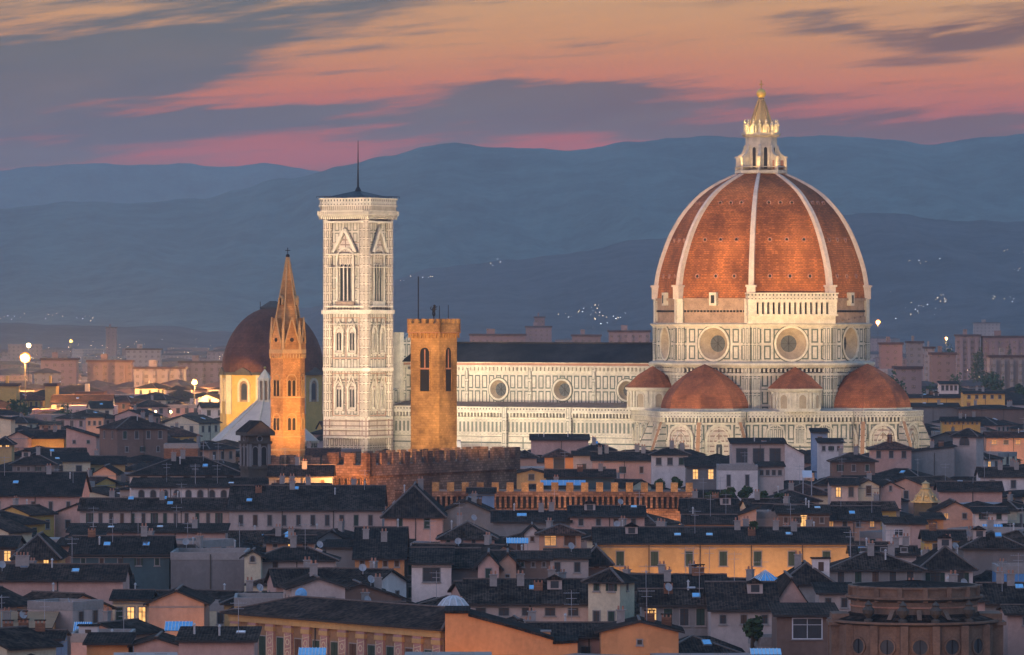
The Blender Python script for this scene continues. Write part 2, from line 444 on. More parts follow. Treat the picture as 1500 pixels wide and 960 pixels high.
ROT = radians(-30.5)
def circ(cx, cz, r, n=32): return [(cx+r*cos(2*pi*i/n), cz+r*sin(2*pi*i/n)) for i in range(n)]
def rect_out(cx, cz, x0, x1, z0, z1, n=32):
    P = []
    for i in range(n):
        a = 2*pi*i/n; c, s_ = cos(a), sin(a); k = 1e9
        if c > 1e-6: k = min(k, (x1-cx)/c)
        if c < -1e-6: k = min(k, (x0-cx)/c)
        if s_ > 1e-6: k = min(k, (z1-cz)/s_)
        if s_ < -1e-6: k = min(k, (z0-cz)/s_)
        P.append((cx+k*c, cz+k*s_))
    # snap nearest points to the corners
    for qx, qz in ((x0, z0), (x1, z0), (x1, z1), (x0, z1)):
        i = min(range(n), key=lambda i: hypot(P[i][0]-qx, P[i][1]-qz)); P[i] = (qx, qz)
    return P
def wall_hole(mb, x0, x1, z0, z1, holes, y, m):
    """wall from x0 to x1 with round holes (cx, cz, r), one per vertical strip"""
    xs = [x0]+[(a[0]+b[0])/2 for a, b in zip(holes, holes[1:])]+[x1]
    for (cx, cz, r), a, b in zip(holes, xs, xs[1:]):
        C = circ(cx, cz, r); R = rect_out(cx, cz, a, b, z0, z1); n = len(C)
        for i in range(n):
            j = (i+1) % n; V = lambda p: (p[0], y, p[1])
            mb.face([V(C[i]), V(R[i]), V(R[j]), V(C[j])], m)
def oculus(name, parent, T, cx, cz, r, depth=1.6, rg=None, m='ivory'):
    """splayed round window with its moulded rim and dark pane"""
    rg = rg or r*.52
    mb = MB(); mb.T = T
    mb.band(circ(cx, cz, r-.05), circ(cx, cz, r+.45), -.28, .02, m)
    mb.band(circ(cx, cz, r+.45), circ(cx, cz, r+.72), -.12, .02, 'inlay_green')
    A, B = circ(cx, cz, r), circ(cx, cz, rg); n = len(A); V = lambda p, y: (p[0], y, p[1])
    for i in range(n):
        j = (i+1) % n
        mb.face([V(A[i], 0), V(A[j], 0), V(B[j], depth), V(B[i], depth)], 'splay_shade')  # recess shading put into the colour: a darker tan than the rim
    o = mb.build(name, parent)
    g = MB(); g.T = T; g.plate(B, depth+.02, 'window_glass')
    for k in range(4):
        a = pi*k/4; g.bar((cx-rg*cos(a), depth-.05, cz-rg*sin(a)), (cx+rg*cos(a), depth-.05, cz+rg*sin(a)), .12, 'dark_iron')
    g.build('pane', o)
    return o
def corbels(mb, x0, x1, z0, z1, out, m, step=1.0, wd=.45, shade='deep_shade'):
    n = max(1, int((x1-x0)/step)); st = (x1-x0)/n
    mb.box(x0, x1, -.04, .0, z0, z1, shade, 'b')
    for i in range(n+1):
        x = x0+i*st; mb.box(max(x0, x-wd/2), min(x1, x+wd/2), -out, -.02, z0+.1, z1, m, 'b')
def crown_moulding(mb, x0, x1, zt, m='ivory', out=.9, step=1.0, hgt=3.3):
    """gallery of the outer walls, from the top: parapet with pierced frieze, string, row of corbels"""
    mb.box(x0, x1, -out, 0, zt-.35, zt, m); mb.box(x0, x1, -out+.12, 0, zt-1.35, zt-.35, 'marble_frieze')
    mb.box(x0, x1, -out, 0, zt-1.6, zt-1.35, m)
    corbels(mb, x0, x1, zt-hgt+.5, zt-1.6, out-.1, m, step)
    mb.box(x0, x1, -.3, 0, zt-hgt+.1, zt-hgt+.5, m)

# ------------------------------------------------------------------ cathedral
DX, DY = at(1115, 1400), 1400
cath = thing('cathedral', 'great marble cathedral with a vast ribbed red dome, floodlit above the dark roofs', 'cathedral', (DX, DY, 0), ROT)
R8 = 28.2; AP = R8*cos(pi/8); HW = R8*sin(pi/8)
def octo():
    mb = MB()
    mb.ring(8, R8, R8, 0, 41, 'marble_wall_panels')
    mb.ring(8, R8+.9, R8+1.6, 40.6, 41.3, 'ivory', under=True); mb.ring(8, R8+1.6, R8+1.6, 41.3, 41.8, 'ivory'); mb.ring(8, R8+1.6, R8+.3, 41.8, 42.2, 'ivory')
    mb.ring(8, R8+.7, R8+.7, 38.6, 39.2, 'ivory', under=True)
    for k in range(8):
        mb.T = face_m(AP*cos(k*pi/4), AP*sin(k*pi/4), k*45)
        for sx in (-1, 1):
            a, b = sorted((sx*HW, sx*(HW-2.3)))
            mb.box(a, b, -.6, 0, 28, 40.6, 'marble_narrow')
            mb.box(a-.1*0, b, -.75, 0, 34.4, 35, 'ivory')
        mb.box(-HW+2.3, HW-2.3, -.25, 0, 34.5, 35.0, 'ivory')
        corbels(mb, -HW, HW, 39.4, 40.4, .7, 'ivory', 1.1)
    mb.T = Matrix.Identity(4)
    mb.build('octagon_body', cath)
    mb = MB()
    for k in range(8):
        mb.T = face_m(AP*cos(k*pi/4), AP*sin(k*pi/4), k*45)
        wall_hole(mb, -HW, HW, 42.2, 51.6, [(0, 46.8, 4.15)], 0, 'marble_panels')
        for sx in (-1, 1):
            a, b = sorted((sx*HW, sx*(HW-2.2))); mb.box(a, b, -.4, 0, 42.2, 51.2, 'marble_narrow')
        mb.box(-HW+2.2, HW-2.2, -.15, 0, 46.55, 46.85, 'ivory') if False else None
    mb.T = Matrix.Identity(4)
    mb.ring(8, R8+.6, R8+1.1, 51.2, 51.8, 'ivory', under=True); mb.ring(8, R8+1.1, R8+.2, 51.8, 52.1, 'ivory')
    d = mb.build('drum', cath)
    for k in range(8):
        oculus('round_window', d, face_m(AP*cos(k*pi/4), AP*sin(k*pi/4), k*45), 0, 46.8, 4.15, 2.2, 2.15)
    # unfinished masonry ring under the dome
    mb = MB(); r = R8-.5; ap = r*cos(pi/8); hw = r*sin(pi/8)
    mb.ring(8, r, r, 52.0, 58.4, 'rough_masonry', cap=True)
    mb.ring(8, r+.5, r+.5, 57.9, 58.5, 'rough_masonry', cap=True, under=True)
    for k in range(8):
        if k == 7: continue
        mb.T = face_m(ap*cos(k*pi/4), ap*sin(k*pi/4), k*45)
        for i in range(21):
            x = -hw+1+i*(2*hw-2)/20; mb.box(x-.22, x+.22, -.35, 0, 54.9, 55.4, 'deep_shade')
        for i in range(6): mb.box(-hw+i*3.4, hw if k != 6 else hw, -.5+.02*i, 0, 52.1+.28*i, 52.38+.28*i, 'rough_masonry')
        for sx in (-1, 1):
            a, b = sorted((sx*hw, sx*(hw-1.6))); mb.box(a, b, -.7, 0, 52.1, 58.4, 'ivory')
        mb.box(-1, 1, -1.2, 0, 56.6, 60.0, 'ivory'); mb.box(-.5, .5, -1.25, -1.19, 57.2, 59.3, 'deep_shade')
    mb.T = Matrix.Identity(4)
    mb.build('unfinished_ring', cath)
    # the one finished gallery, on the south-east side
    mb = MB(); k = 7; mb.T = face_m(ap*cos(k*pi/4), ap*sin(k*pi/4), k*45); h = hw+1.2
    mb.box(-h, h, -1.0, 0, 51.9, 53.9, 'ivory'); mb.box(-h-.4, h+.4, -2.0, 0, 53.9, 54.4, 'ivory')
    for i in range(17): x = -h+.3+i*(2*h-.6)/16; mb.box(x-.42, x+.42, -1.7, -.9, 54.4, 57.4, 'ivory')
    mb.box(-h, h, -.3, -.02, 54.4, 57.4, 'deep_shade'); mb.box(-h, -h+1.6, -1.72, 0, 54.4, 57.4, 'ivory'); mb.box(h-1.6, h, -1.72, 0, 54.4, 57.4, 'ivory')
    mb.box(-h-.2, h+.2, -1.9, 0, 57.4, 58.2, 'ivory'); mb.box(-h-.3, h+.3, -2.0, 0, 58.2, 59.6, 'marble_frieze')
    mb.box(-h-.5, h+.5, -2.15, 0, 59.6, 59.9, 'ivory')
    mb.build('gallery', cath)
octo()
PROF = [(58.4, 28.0), (61.6, 27.65), (66, 26.9), (71.1, 25.3), (75.5, 23.5), (80, 20.9), (83.2, 18.3), (86, 15.4), (88.3, 11.9), (90.2, 8.2), (91.2, 6.0)]
def prof_r(z):
    for i, ((a, b), (c, d)) in enumerate(zip(PROF, PROF[1:])):
        if z <= c:
            t = (z-a)/(c-a)
            p0 = PROF[max(i-1, 0)]; p3 = PROF[min(i+2, len(PROF)-1)]
            m1 = (d-p0[1])/(c-p0[0])*(c-a); m2 = (p3[1]-b)/(p3[0]-a)*(c-a)
            return (2*t**3-3*t*t+1)*b+(t**3-2*t*t+t)*m1+(-2*t**3+3*t*t)*d+(t**3-t*t)*m2
    return PROF[-1][1]
ZS = [58.4+(91.2-58.4)*i/30 for i in range(31)]
def dome():
    mb = MB()
    mb.lathe(8, [(prof_r(z)-.35, z) for z in ZS], 'dome_tiles')
    mb.ring(8, 6, 6, 90.9, 91.4, 'ivory', cap=True)
    d = mb.build('dome', cath)
    # ribs
    me = None
    for k in range(8):
        a = pi/8+k*pi/4
        if me is None:
            mb = MB()
            P = []
            for z in ZS:
                r = prof_r(z); wd = .32+.44*(r/28)
                e = .9 if r > 8 else .5
                P.append([Vector((r-.6, -wd, z)), Vector((r+e*.55, -wd*.85, z+.12)), Vector((r+e*.55, wd*.85, z+.12)), Vector((r-.6, wd, z))])
            for A, B in zip(P, P[1:]):
                for i in range(3): mb.face([A[i], A[i+1], B[i+1], B[i]], 'ivory_rib')
            mb.box(26.2, 28.7, -1.1, 1.1, 58.3, 61.4, 'ivory_rib'); mb.box(26.0, 29.0, -1.35, 1.35, 61.4, 61.9, 'ivory_rib')
            o = mb.build('rib', cath); me = o.data; o.rotation_euler.z = a
        else: put(me, 'rib', cath, (0, 0, 0), a)
    # small round vents in three rows of three on each web
    vm = MB(); C = circ(0, 0, .42, 12)
    vm.band(C, circ(0, 0, .62, 12), -.3, .3, 'rose_stone'); vm.plate(C, -.05, 'deep_shade')
    me = None
    for k in range(8):
        for z, sp in ((64.2, 5.4), (73.6, 4.6), (83.2, 3.1)):
            r = prof_r(z)*cos(pi/8)-.3; th = k*pi/4
            for s_ in (-1, 0, 1):
                x = r*cos(th)-s_*sp*sin(th); y = r*sin(th)+s_*sp*cos(th)
                if me is None: o = vm.build('vent', d); me = o.data; o.location = (x, y, z)
                else: o = put(me, 'vent', d, (x, y, z))
                o.rotation_euler = (0, 0, th+pi/2)
    # lantern
    mb = MB()
    mb.ring(8, 6.9, 6.9, 91.2, 91.9, 'ivory', cap=True, under=True)
    for k in range(8):
        a = pi/8+k*pi/4; mb.bar((6.7*cos(a), 6.7*sin(a), 91.9), (6.7*cos(a), 6.7*sin(a), 93), .25, 'ivory')
    mb.ring(8, 6.8, 6.8, 92.75, 92.95, 'ivory', under=True)
    mb.ring(8, 4.1, 4.1, 91.9, 100.6, 'ivory'); mb.ring(8, 4.3, 5.2, 100.6, 101.2, 'ivory', under=True); mb.ring(8, 5.2, 5.2, 101.2, 101.8, 'ivory', cap=True)
    ap = 4.1*cos(pi/8)
    for k in range(8):
        mb.T = face_m(ap*cos(k*pi/4), ap*sin(k*pi/4), k*45)
        mb.arch(0, 92.4, .95, 5.6, .2, -.15, 0, 'ivory', fill='deep_shade', yf=-.03)
    mb.T = Matrix.Identity(4)
    L = mb.build('lantern', cath)
    me = None
    for k in range(8):
        a = pi/8+k*pi/4
        if me is None:
            b = MB(); b.T = Matrix.Rotation(0, 4, 'Z')
            P = [(3.8, 91.9), (6.6, 91.9), (6.6, 95.3), (5.9, 95.9), (5.2, 96.3), (4.7, 97.3), (4.5, 98.4), (3.8, 98.8)]
            b.slab(P, -.38, .38, 'ivory'); b.face([(p[0], .38, p[1]) for p in reversed(P)], 'ivory')
            b.slab([(5.1, 92.2), (5.9, 92.2), (5.9, 94.6), (5.1, 94.6)], -.4, -.38, 'rose_stone')
            b.box(6.0, 6.9, -.55, .55, 95.2, 95.6, 'ivory')
            o = b.build('lantern_buttress', L); me = o.data; o.rotation_euler.z = a
        else: put(me, 'lantern_buttress', L, (0, 0, 0), a)
    c = MB(); c.ring(8, 4.3, 4.1, 101.8, 103.4, 'golden_stone', cap=True)
    for k in range(16):
        a = pi/8+k*pi/8; x, y = 4.3*cos(a), 4.3*sin(a)
        c.lathe(6, [(.45, 101.8), (.4, 103.6), (.55, 103.8), (.2, 104.4), (.32, 104.8), (.01, 105.4)], 'ivory', cx=x, cy=y)
    for k in range(8):
        a = k*pi/4; c.T = face_m(4.2*cos(a)*.95, 4.2*sin(a)*.95, k*45); c.arch(0, 101.8, 1.1, 2.0, .3, -.3, 0, 'ivory', fill='golden_stone', yf=-.05)
    c.T = Matrix.Identity(4)
    c.build('crown', L)
    s_ = MB(); s_.lathe(8, [(3.1, 103.2), (2.5, 105), (1.8, 107.2), (1.1, 109.2), (.75, 110.3), (1.0, 110.6), (.5, 111)], 'golden_stone')
    for k in range(8):
        a = pi/8+k*pi/4; s_.bar((3.2*cos(a), 3.2*sin(a), 103.2), (.85*cos(a), .85*sin(a), 110.2), .35, 'golden_stone')
    s_.build('spire', L)
    g = MB(); g.ball((0, 0, 112.1), 1.25, 'gilding', 16, 10); g.build('gilded_ball', L, True)
    g = MB(); g.box(-.1, .1, -.1, .1, 113.2, 115.6, 'bronze'); g.box(-.65, .65, -.1, .1, 114.4, 114.65, 'bronze'); g.build('cross', L)
mat('ivory_rib', (.62, .50, .40), .7, .2, .6)
dome()

def half_dome_prof(r, h, n=9, p=1.0): return [(r*cos(pi/2*i/n)**p, h*sin(pi/2*i/n)) for i in range(n+1)]
def tribune(ang):
    th = radians(ang); d = 31.0
    root = bpy.data.objects.new('tribune', None)
    RB = 13.6; ap = RB*cos(pi/8); hw = RB*sin(pi/8); ZT = 29.6
    mb = MB(); mb.ring(8, RB, RB, 0, 22, 'marble_bands'); mb.ring(8, RB, RB, 22, ZT, 'marble_wall_panels', cap=True)
    for k in range(-2, 3):
        mb.T = face_m(ap*cos(k*pi/4), ap*sin(k*pi/4), k*45)
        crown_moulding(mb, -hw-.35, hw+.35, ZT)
        mb.box(-hw, hw, -.2, 0, 21.3, 21.8, 'ivory')
        mb.arch(0, 14.2, 6.2, 11.6, .7, -.5, 0, 'ivory', fill='marble_tower_bands', yf=-.05)
        mb.arch(0, 14.2, 5.0, 11.0, .25, -.3, 0, 'ivory')
    mb.T = Matrix.Identity(4)
    o = mb.build('tribune', cath); o.location = (d*cos(th), d*sin(th), 0); o.rotation_euler.z = th
    # gothic windows
    me = None
    for k in range(-2, 3):
        if me is None:
            wb = MB(); wb.arch(0, 12.5, 1.7, 9.6, .35, -.55, -.06, 'ivory', True, 'window_glass', -.1)
            wb.bar((0, -.2, 12.6), (0, -.2, 20.5), .16, 'ivory'); wb.arch(0, 21.5, 3.0, 2.6, .25, -.5, -.1, 'ivory', True)
            w_ = wb.build('gothic_window', o); me = w_.data
        else: w_ = put(me, 'gothic_window', o, (0, 0, 0))
        w_.location = (ap*cos(k*pi/4), ap*sin(k*pi/4), 0); w_.rotation_euler.z = radians(k*45)+pi/2
    # sloping buttress spurs at the corners
    me = None
    for k in range(-2, 2):
        a = pi/8+k*pi/4
        if me is None:
            b = MB(); P = [(13.2, 0), (19.5, 0), (19.5, 14.5), (14.3, 26.6), (13.2, 27)]
            b.slab(P, -.75, .75, 'marble_bands'); b.face([(p[0], .75, p[1]) for p in reversed(P)], 'marble_bands')
            b.face([(19.6, -.5, 14.6), (19.6, .5, 14.6), (14.3, .5, 26.9), (14.3, -.5, 26.9)], 'spur_brick')
            w_ = b.build('buttress', o); me = w_.data
        else: w_ = put(me, 'buttress', o, (0, 0, 0))
        w_.rotation_euler.z = a
    # quarter-sphere tiled roof
    mb = MB(); RD = 11.3
    mb.ring(8, RD+.3, RD+.3, ZT, ZT+.7, 'ivory')
    pr = [(RD*(1-s_**1.95)**.92, ZT+.6+11.4*s_) for s_ in [i/14 for i in range(15)]]
    mb.lathe(8, pr, 'small_dome_tiles')
    mb.build('half_dome', o)
for a in (-90, 0, 90): tribune(a)

def exedrae():
    mb = MB(); ap = 33.5; r = ap/cos(pi/8); hw = r*sin(pi/8)
    mb.ring(8, r, r, 0, 21.4, 'marble_bands'); mb.ring(8, r, r, 21.4, 29.4, 'marble_wall_panels'); mb.ring(8, r, R8+.5, 29.4, 30.2, 'ivory')
    for k in (1, 3, 5, 7):
        mb.T = face_m(ap*cos(k*pi/4), ap*sin(k*pi/4), k*45)
        crown_moulding(mb, -hw, hw, 29.6)
        mb.box(-hw, hw, -.25, 0, 20.9, 21.4, 'ivory')
        for x, w_ in ((-6.6, 4.4), (0, 2.6), (6.6, 4.4)):
            mb.arch(x, 21.4, w_, 4.6, .35, -.35, 0, 'ivory', fill='marble_narrow', yf=-.05)
    mb.T = Matrix.Identity(4)
    mb.build('lower_octagon', cath)
    for k in (1, 3, 5, 7):
        a = k*pi/4; d = 29.6
        e = MB(); RE = 6.3; n = 16
        e.ring(n, RE, RE, 29.5, 34.9, 'ivory'); e.ring(n, RE+.35, RE+.35, 29.5, 30.3, 'ivory', cap=True)
        e.ring(n, RE+.3, RE+.8, 34.5, 35.0, 'ivory', under=True); e.ring(n, RE+.8, RE+.8, 35.0, 35.35, 'ivory', cap=True)
        for j in range(-4, 5):
            t = 2*pi*j/n; q = RE*cos(pi/n)
            e.T = face_m(q*cos(t), q*sin(t), math.degrees(t))
            if j % 2 == 0: e.arch(0, 30.3, 1.9, 3.5, .25, -.22, 0, 'ivory', fill='niche_shade', yf=-.03)  # alternate bays filled with darkened marble, recess shade put into its colour
            else:
                for sx in (-.6, .6): e.box(sx-.22, sx+.22, -.4, 0, 30.3, 34.4, 'ivory')
        e.T = Matrix.Identity(4)
        o = e.build('exedra', cath); o.location = (d*cos(a), d*sin(a), 0); o.rotation_euler.z = a
        rf = MB(); rf.lathe(16, [(RE+.9, 35.35), (RE*.6, 38.6), (.01, 40.9)], 'small_dome_tiles'); rf.build('roof', o)
exedrae()

def nave():
    U0, U1 = -104.0, -25.5; c = 10.6; a_ = 20.8
    # clerestory
    ZW0, ZW1 = 29.5, 37.9
    BAY = 19.6; cen = [-34.3-BAY*i for i in range(4)]  # bay centres
    mb = MB(); mb.T = face_m(0, -c, -90)
    holes = [(u, 34.3, 2.55) for u in reversed(cen)]
    wall_hole(mb, U0, U1, 30.3, 38.4, holes, 0, 'marble_clere')
    mb.box(U0, U1, 0, .4, 0, 30.3, 'ivory', 'b')
    for u in [(a+b)/2 for a, b in zip(cen, cen[1:])]+[cen[-1]-BAY/2]: mb.box(u-.55, u+.55, -.5, 0, 30, 40.4, 'marble_narrow2')
    mb.box(U0, U1, -.25, 0, 38.4, 40.3, 'ivory'); corbels(mb, U0, U1, 39.2, 40.3, .75, 'ivory', 1.2, .5, 'rough_masonry')
    mb.box(U0, U1, -1.0, 0, 40.3, 40.75, 'ivory'); mb.box(U0, U1, -1.15, 0, 41.35, 41.65, 'ivory'); mb.box(U0, U1, -.6, 0, 40.75, 41.35, 'rose_stone')
    mb.T = face_m(0, c, 90)
    mb.box(-U1, -U0, 0, .4, 0, 41.6, 'marble_clere', 'b'); mb.box(-U1, -U0, -1, 0, 41.0, 41.6, 'ivory')
    mb.T = Matrix.Identity(4)
    w_ = mb.build('clerestory', cath)
    for u in cen: oculus('round_window', w_, face_m(0, -c, -90), u, 34.3, 2.55, 1.3, 1.75)
    # nave roof
    mb = MB(); ov = c+1.4; zt, ze = 46.6, 41.75
    for sg in (-1, 1):
        P = [(U0, sg*ov, ze), (U1+1, sg*ov, ze), (U1+1, 0, zt), (U0, 0, zt)]
        mb.face(P if sg < 0 else P[::-1], 'nave_tiles')
    mb.box(U0, U1, -ov, ov, ze-.2, ze-.02, 'nave_tiles'); mb.box(U0, U1, -.3, .3, zt-.1, zt+.3, 'nave_tiles')
    mb.build('nave_roof', cath)
    # aisles
    mb = MB()
    for sg in (-1, 1):
        mb.T = face_m(0, sg*a_, sg*90)
        x0, x1 = (U0, U1) if sg < 0 else (-U1, -U0)
        mb.box(x0, x1, 0, 1, 0, 22.4, 'marble_bands', 'b'); mb.box(x0, x1, 0, 1, 22.4, 26.6, 'marble_slats', 'b'); mb.box(x0, x1, 0, 1, 26.6, 29.2, 'ivory', 'b')
        mb.box(x0, x1, -.2, 0, 22.1, 22.5, 'ivory'); mb.box(x0, x1, -.25, 0, 18.4, 18.8, 'ivory')
        crown_moulding(mb, x0, x1, 29.9)
        for i, u in enumerate([cen[0]-BAY/2-1.5-BAY*j for j in range(4)]):
            x = u if sg < 0 else -u
            mb.box(x-.75, x+.75, -1.15, 0, 0, 29.9, 'marble_narrow2')
        for i in range(int((x1-x0)/2.4)):
            x = x0+1.2+2.4*i; mb.box(x-.16, x+.16, -.22, 0, 0, 16.2, 'rough_masonry')
        mb.box(x0, x1, -.3, 0, 16.2, 16.6, 'ivory')
        for j in range(4):
            x = cen[j] if sg < 0 else -cen[j]
            mb.arch(x, 6, 2.2, 12.5, .5, -.5, 0, 'ivory', True, 'window_glass', -.1)
    mb.T = Matrix.Identity(4)
    mb.build('aisle', cath)
    mb = MB()
    for sg in (-1, 1):
        P = [(U0, sg*(a_-.6), 29.0), (U1, sg*(a_-.6), 29.0), (U1, sg*(c+.1), 31.0), (U0, sg*(c+.1), 31.0)]
        mb.face(P if sg < 0 else P[::-1], 'rough_masonry')
    mb.build('aisle_roof', cath)
    # west front, seen from behind above the nave
    mb = MB(); mb.T = face_m(-105.2, 0, 180)
    P = [(-a_-1.5, 0), (a_+1.5, 0), (a_+1.5, 33), (c+1.5, 34.5), (c+1.5, 46.6), (0, 52.5), (-c-1.5, 46.6), (-c-1.5, 34.5), (-a_-1.5, 33)]
    mb.slab(P, 0, 2.0, 'marble_clere'); mb.face([(p[0], 2.0, p[1]) for p in reversed(P)], 'marble_clere')
    for sg in (-1, 1):
        mb.box(sg*(c+1.5)-.9, sg*(c+1.5)+.9, -.3, 2.3, 30, 49.5, 'ivory'); mb.box(sg*(a_+1)-.9, sg*(a_+1)+.9, -.3, 2.3, 20, 36, 'ivory')
    mb.T = Matrix.Identity(4)
    mb.build('facade', cath)
marble('marble_clere', 2.18, 4.1, .28, .62, z0=30.2, x0=-34.3-1.09)
marble('marble_narrow2', 1.5, 3.4, .3, .45, z0=30)
nave()

# ------------------------------------------------------------------ bell tower of the cathedral
def campanile():
    u, v = -105.3, -31.0
    Xc = DX+u*cos(ROT)-v*sin(ROT); Yc = DY+u*sin(ROT)+v*cos(ROT)
    Xc = at(524.5, Yc)
    t = thing('bell_tower', 'tall square bell tower in white and pink marble with a dark pyramid cap and mast', 'bell tower', (Xc, Yc, 0), ROT)
    H = 6.0; k = Yc/F
    z = lambda p: CAMZ-(p-HZ)*k
    # square shaft with octagonal corner piers; levels from the photograph's courses
    mb = MB(); lv = [0, z(640), z(612), z(541), z(460), z(322)]
    mt = ['marble_tower_pink', 'marble_tower_bands', 'marble_tower', 'marble_tower', 'marble_tower']
    for a, b, m in zip(lv, lv[1:], mt):
        mb.box(-H, H, -H, H, a, b, m, 'tu')
        for sx in (-1, 1):
            for sy in (-1, 1): mb.ring(8, 1.5, 1.5, a, b, 'marble_tower_pink' if m != 'marble_tower_bands' else m, cx=sx*(H-.3), cy=sy*(H-.3))
    for zz, o, h in ((z(640), .35, .6), (z(612), .4, .7), (z(541), .5, .9), (z(457), .7, 1.1), (z(449), .35, .4), (z(326), .4, .5), (z(373), .25, .35), (z(392), .2, .25), (z(475), .2, .25), (z(552), .2, .25), (z(628), .25, .3)):
        e = H+o+1.0; mb.poly([(-e, -e+1.6), (-e+1.6, -e), (e-1.6, -e), (e, -e+1.6), (e, e-1.6), (e-1.6, e), (-e+1.6, e), (-e, e-1.6)], zz-h/2, zz+h/2, 'ivory_tower')
        mb.face([(x, y, zz-h/2) for x, y in reversed([(-e, -e+1.6), (-e+1.6, -e), (e-1.6, -e), (e, -e+1.6), (e, e-1.6), (e-1.6, e), (-e+1.6, e), (-e, e-1.6)])], 'ivory_tower')
    mb.build('shaft', t)
    # projecting top
    mb = MB(); e0, e1 = H+1.15, H+2.0
    o8 = lambda e, c: [(-e, -e+c), (-e+c, -e), (e-c, -e), (e, -e+c), (e, e-c), (e-c, e), (-e+c, e), (-e, e-c)]
    A, B = o8(e0, 1.6), o8(e1, 1.6)
    for i in range(8):
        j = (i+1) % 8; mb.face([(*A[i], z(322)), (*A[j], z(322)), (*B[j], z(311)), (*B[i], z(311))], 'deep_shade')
    for q in range(4):
        mb.T = Matrix.Rotation(q*pi/2, 4, 'Z')
        n = 24
        for i in range(n+1):
            x = -e1+.5+i*(2*e1-1)/n
            mb.slab([(0, 0)], 0, 0, 'ivory_tower') if False else None
            mb.face([(x-.2, -e0, z(322)), (x+.2, -e0, z(322)), (x+.2, -e1, z(312)), (x-.2, -e1, z(312))], 'ivory_tower')
            mb.box(x-.2, x+.2, -e1-.02, -e0+.2, z(316), z(310), 'ivory_tower')
    mb.T = Matrix.Identity(4)
    mb.poly(o8(e1+.15, 1.6), z(311), z(309), 'ivory_tower'); mb.poly(o8(e1, 1.6), z(309), z(303), 'marble_tower_pink')
    mb.poly(o8(e1+.25, 1.6), z(303), z(301), 'ivory_tower'); mb.poly(o8(e1+.05, 1.6), z(301), z(293), 'marble_frieze'); mb.poly(o8(e1+.3, 1.6), z(293), z(291), 'ivory_tower')
    mb.build('cornice', t)
    # roof and rail
    mb = MB(); r = e1-.6
    for i in range(4):
        a, b = [(-r, -r), (r, -r), (r, r), (-r, r)][i], [(r, -r), (r, r), (-r, r), (-r, -r)][i]
        mb.face([(*a, z(291.5)), (*b, z(291.5)), (0, 0, z(279))], 'dark_iron')
    mb.ring(8, 1.0, .35, z(281), z(274), 'dark_iron'); mb.build('pyramid_roof', t)
    mb = MB()
    for i in range(4):
        mb.T = Matrix.Rotation(i*pi/2, 4, 'Z')
        mb.bar((-e1, -e1, z(288.3)), (e1, -e1, z(288.3)), .09, 'dark_iron')
        for j in range(13): x = -e1+2*e1*j/12; mb.bar((x, -e1, z(291)), (x, -e1, z(288.3)), .07, 'dark_iron')
    mb.build('railing', t)
    mb = MB(); mb.lathe(6, [(.28, z(276)), (.2, z(250)), (.07, z(206))], 'dark_iron'); mb.build('mast', t)
    # windows
    for q in range(4):
        T = face_m(*[(0, -H), (H, 0), (0, H), (-H, 0)][q], [-90, 0, 90, 180][q])
        for zc0, zc1 in ((z(610), z(549)), (z(527), z(468))):
            z0 = zc0+2.0; hh = (zc1-zc0)
            for x in (-2.05, 2.05):
                b = MB(); b.T = T
                b.arch(x, z0, 2.0, hh*.62, .45, -.55, 0, 'ivory_tower', True, 'marble_tower_bands', -.05)
                for dx_ in (-.47, .47): b.arch(x+dx_, z0+.5, .62, hh*.44, .12, -.3, 0, 'ivory_tower', True, 'deep_shade', -.08, 5)
                b.bar((x-1.55, -.45, z0+hh*.5), (x, -.45, z0+hh*.83), .32, 'ivory_tower', side=Vector((0, 1, 0))); b.bar((x+1.55, -.45, z0+hh*.5), (x, -.45, z0+hh*.83), .32, 'ivory_tower', side=Vector((0, 1, 0)))
                b.box(x-1.3, x+1.3, -.6, 0, z0-.5, z0-.1, 'ivory_tower')
                b.build('twin_window', t)
            b = MB(); b.T = T
            for (xa, xb, za, zb) in ((-4.2, 4.2, zc1+.3, zc1+.5), (-4.2, 4.2, zc0+.2, zc0+.4)): b.box(xa, xb, -.08, 0, za, zb, 'rose_stone')
            for xx in (-4.1, 0, 4.1): b.box(xx-.1, xx+.1, -.08, 0, zc0+.4, zc1+.3, 'rose_stone')
            b.build('inlay_frame', t)
        b = MB(); b.T = T
        zb, zt = z(441), z(392)
        b.arch(0, zb, 4.6, z(366)-zb, .55, -.6, 0, 'ivory_tower', False, 'marble_tower_pink', -.05, 12)
        for dx_ in (-1.25, 0, 1.25): b.arch(dx_, zb, 1.0, zt-zb+.9, .14, -.35, 0, 'ivory_tower', True, 'deep_shade', -.1, 5)
        b.bar((-3.5, -.75, z(370)), (0, -.75, z(336)), .8, 'ivory_tower', side=Vector((0, 1, 0))); b.bar((3.5, -.75, z(370)), (0, -.75, z(336)), .8, 'ivory_tower', side=Vector((0, 1, 0)))
        b.slab([(-2.6, z(369)), (2.6, z(369)), (0, z(342))], -.3, 0, 'marble_tower_bands')
        b.box(-2.9, 2.9, -.5, 0, zb-1.6, zb-.2, 'rough_masonry' if q == 0 else 'ivory_tower')
        b.build('triple_window', t)
campanile()

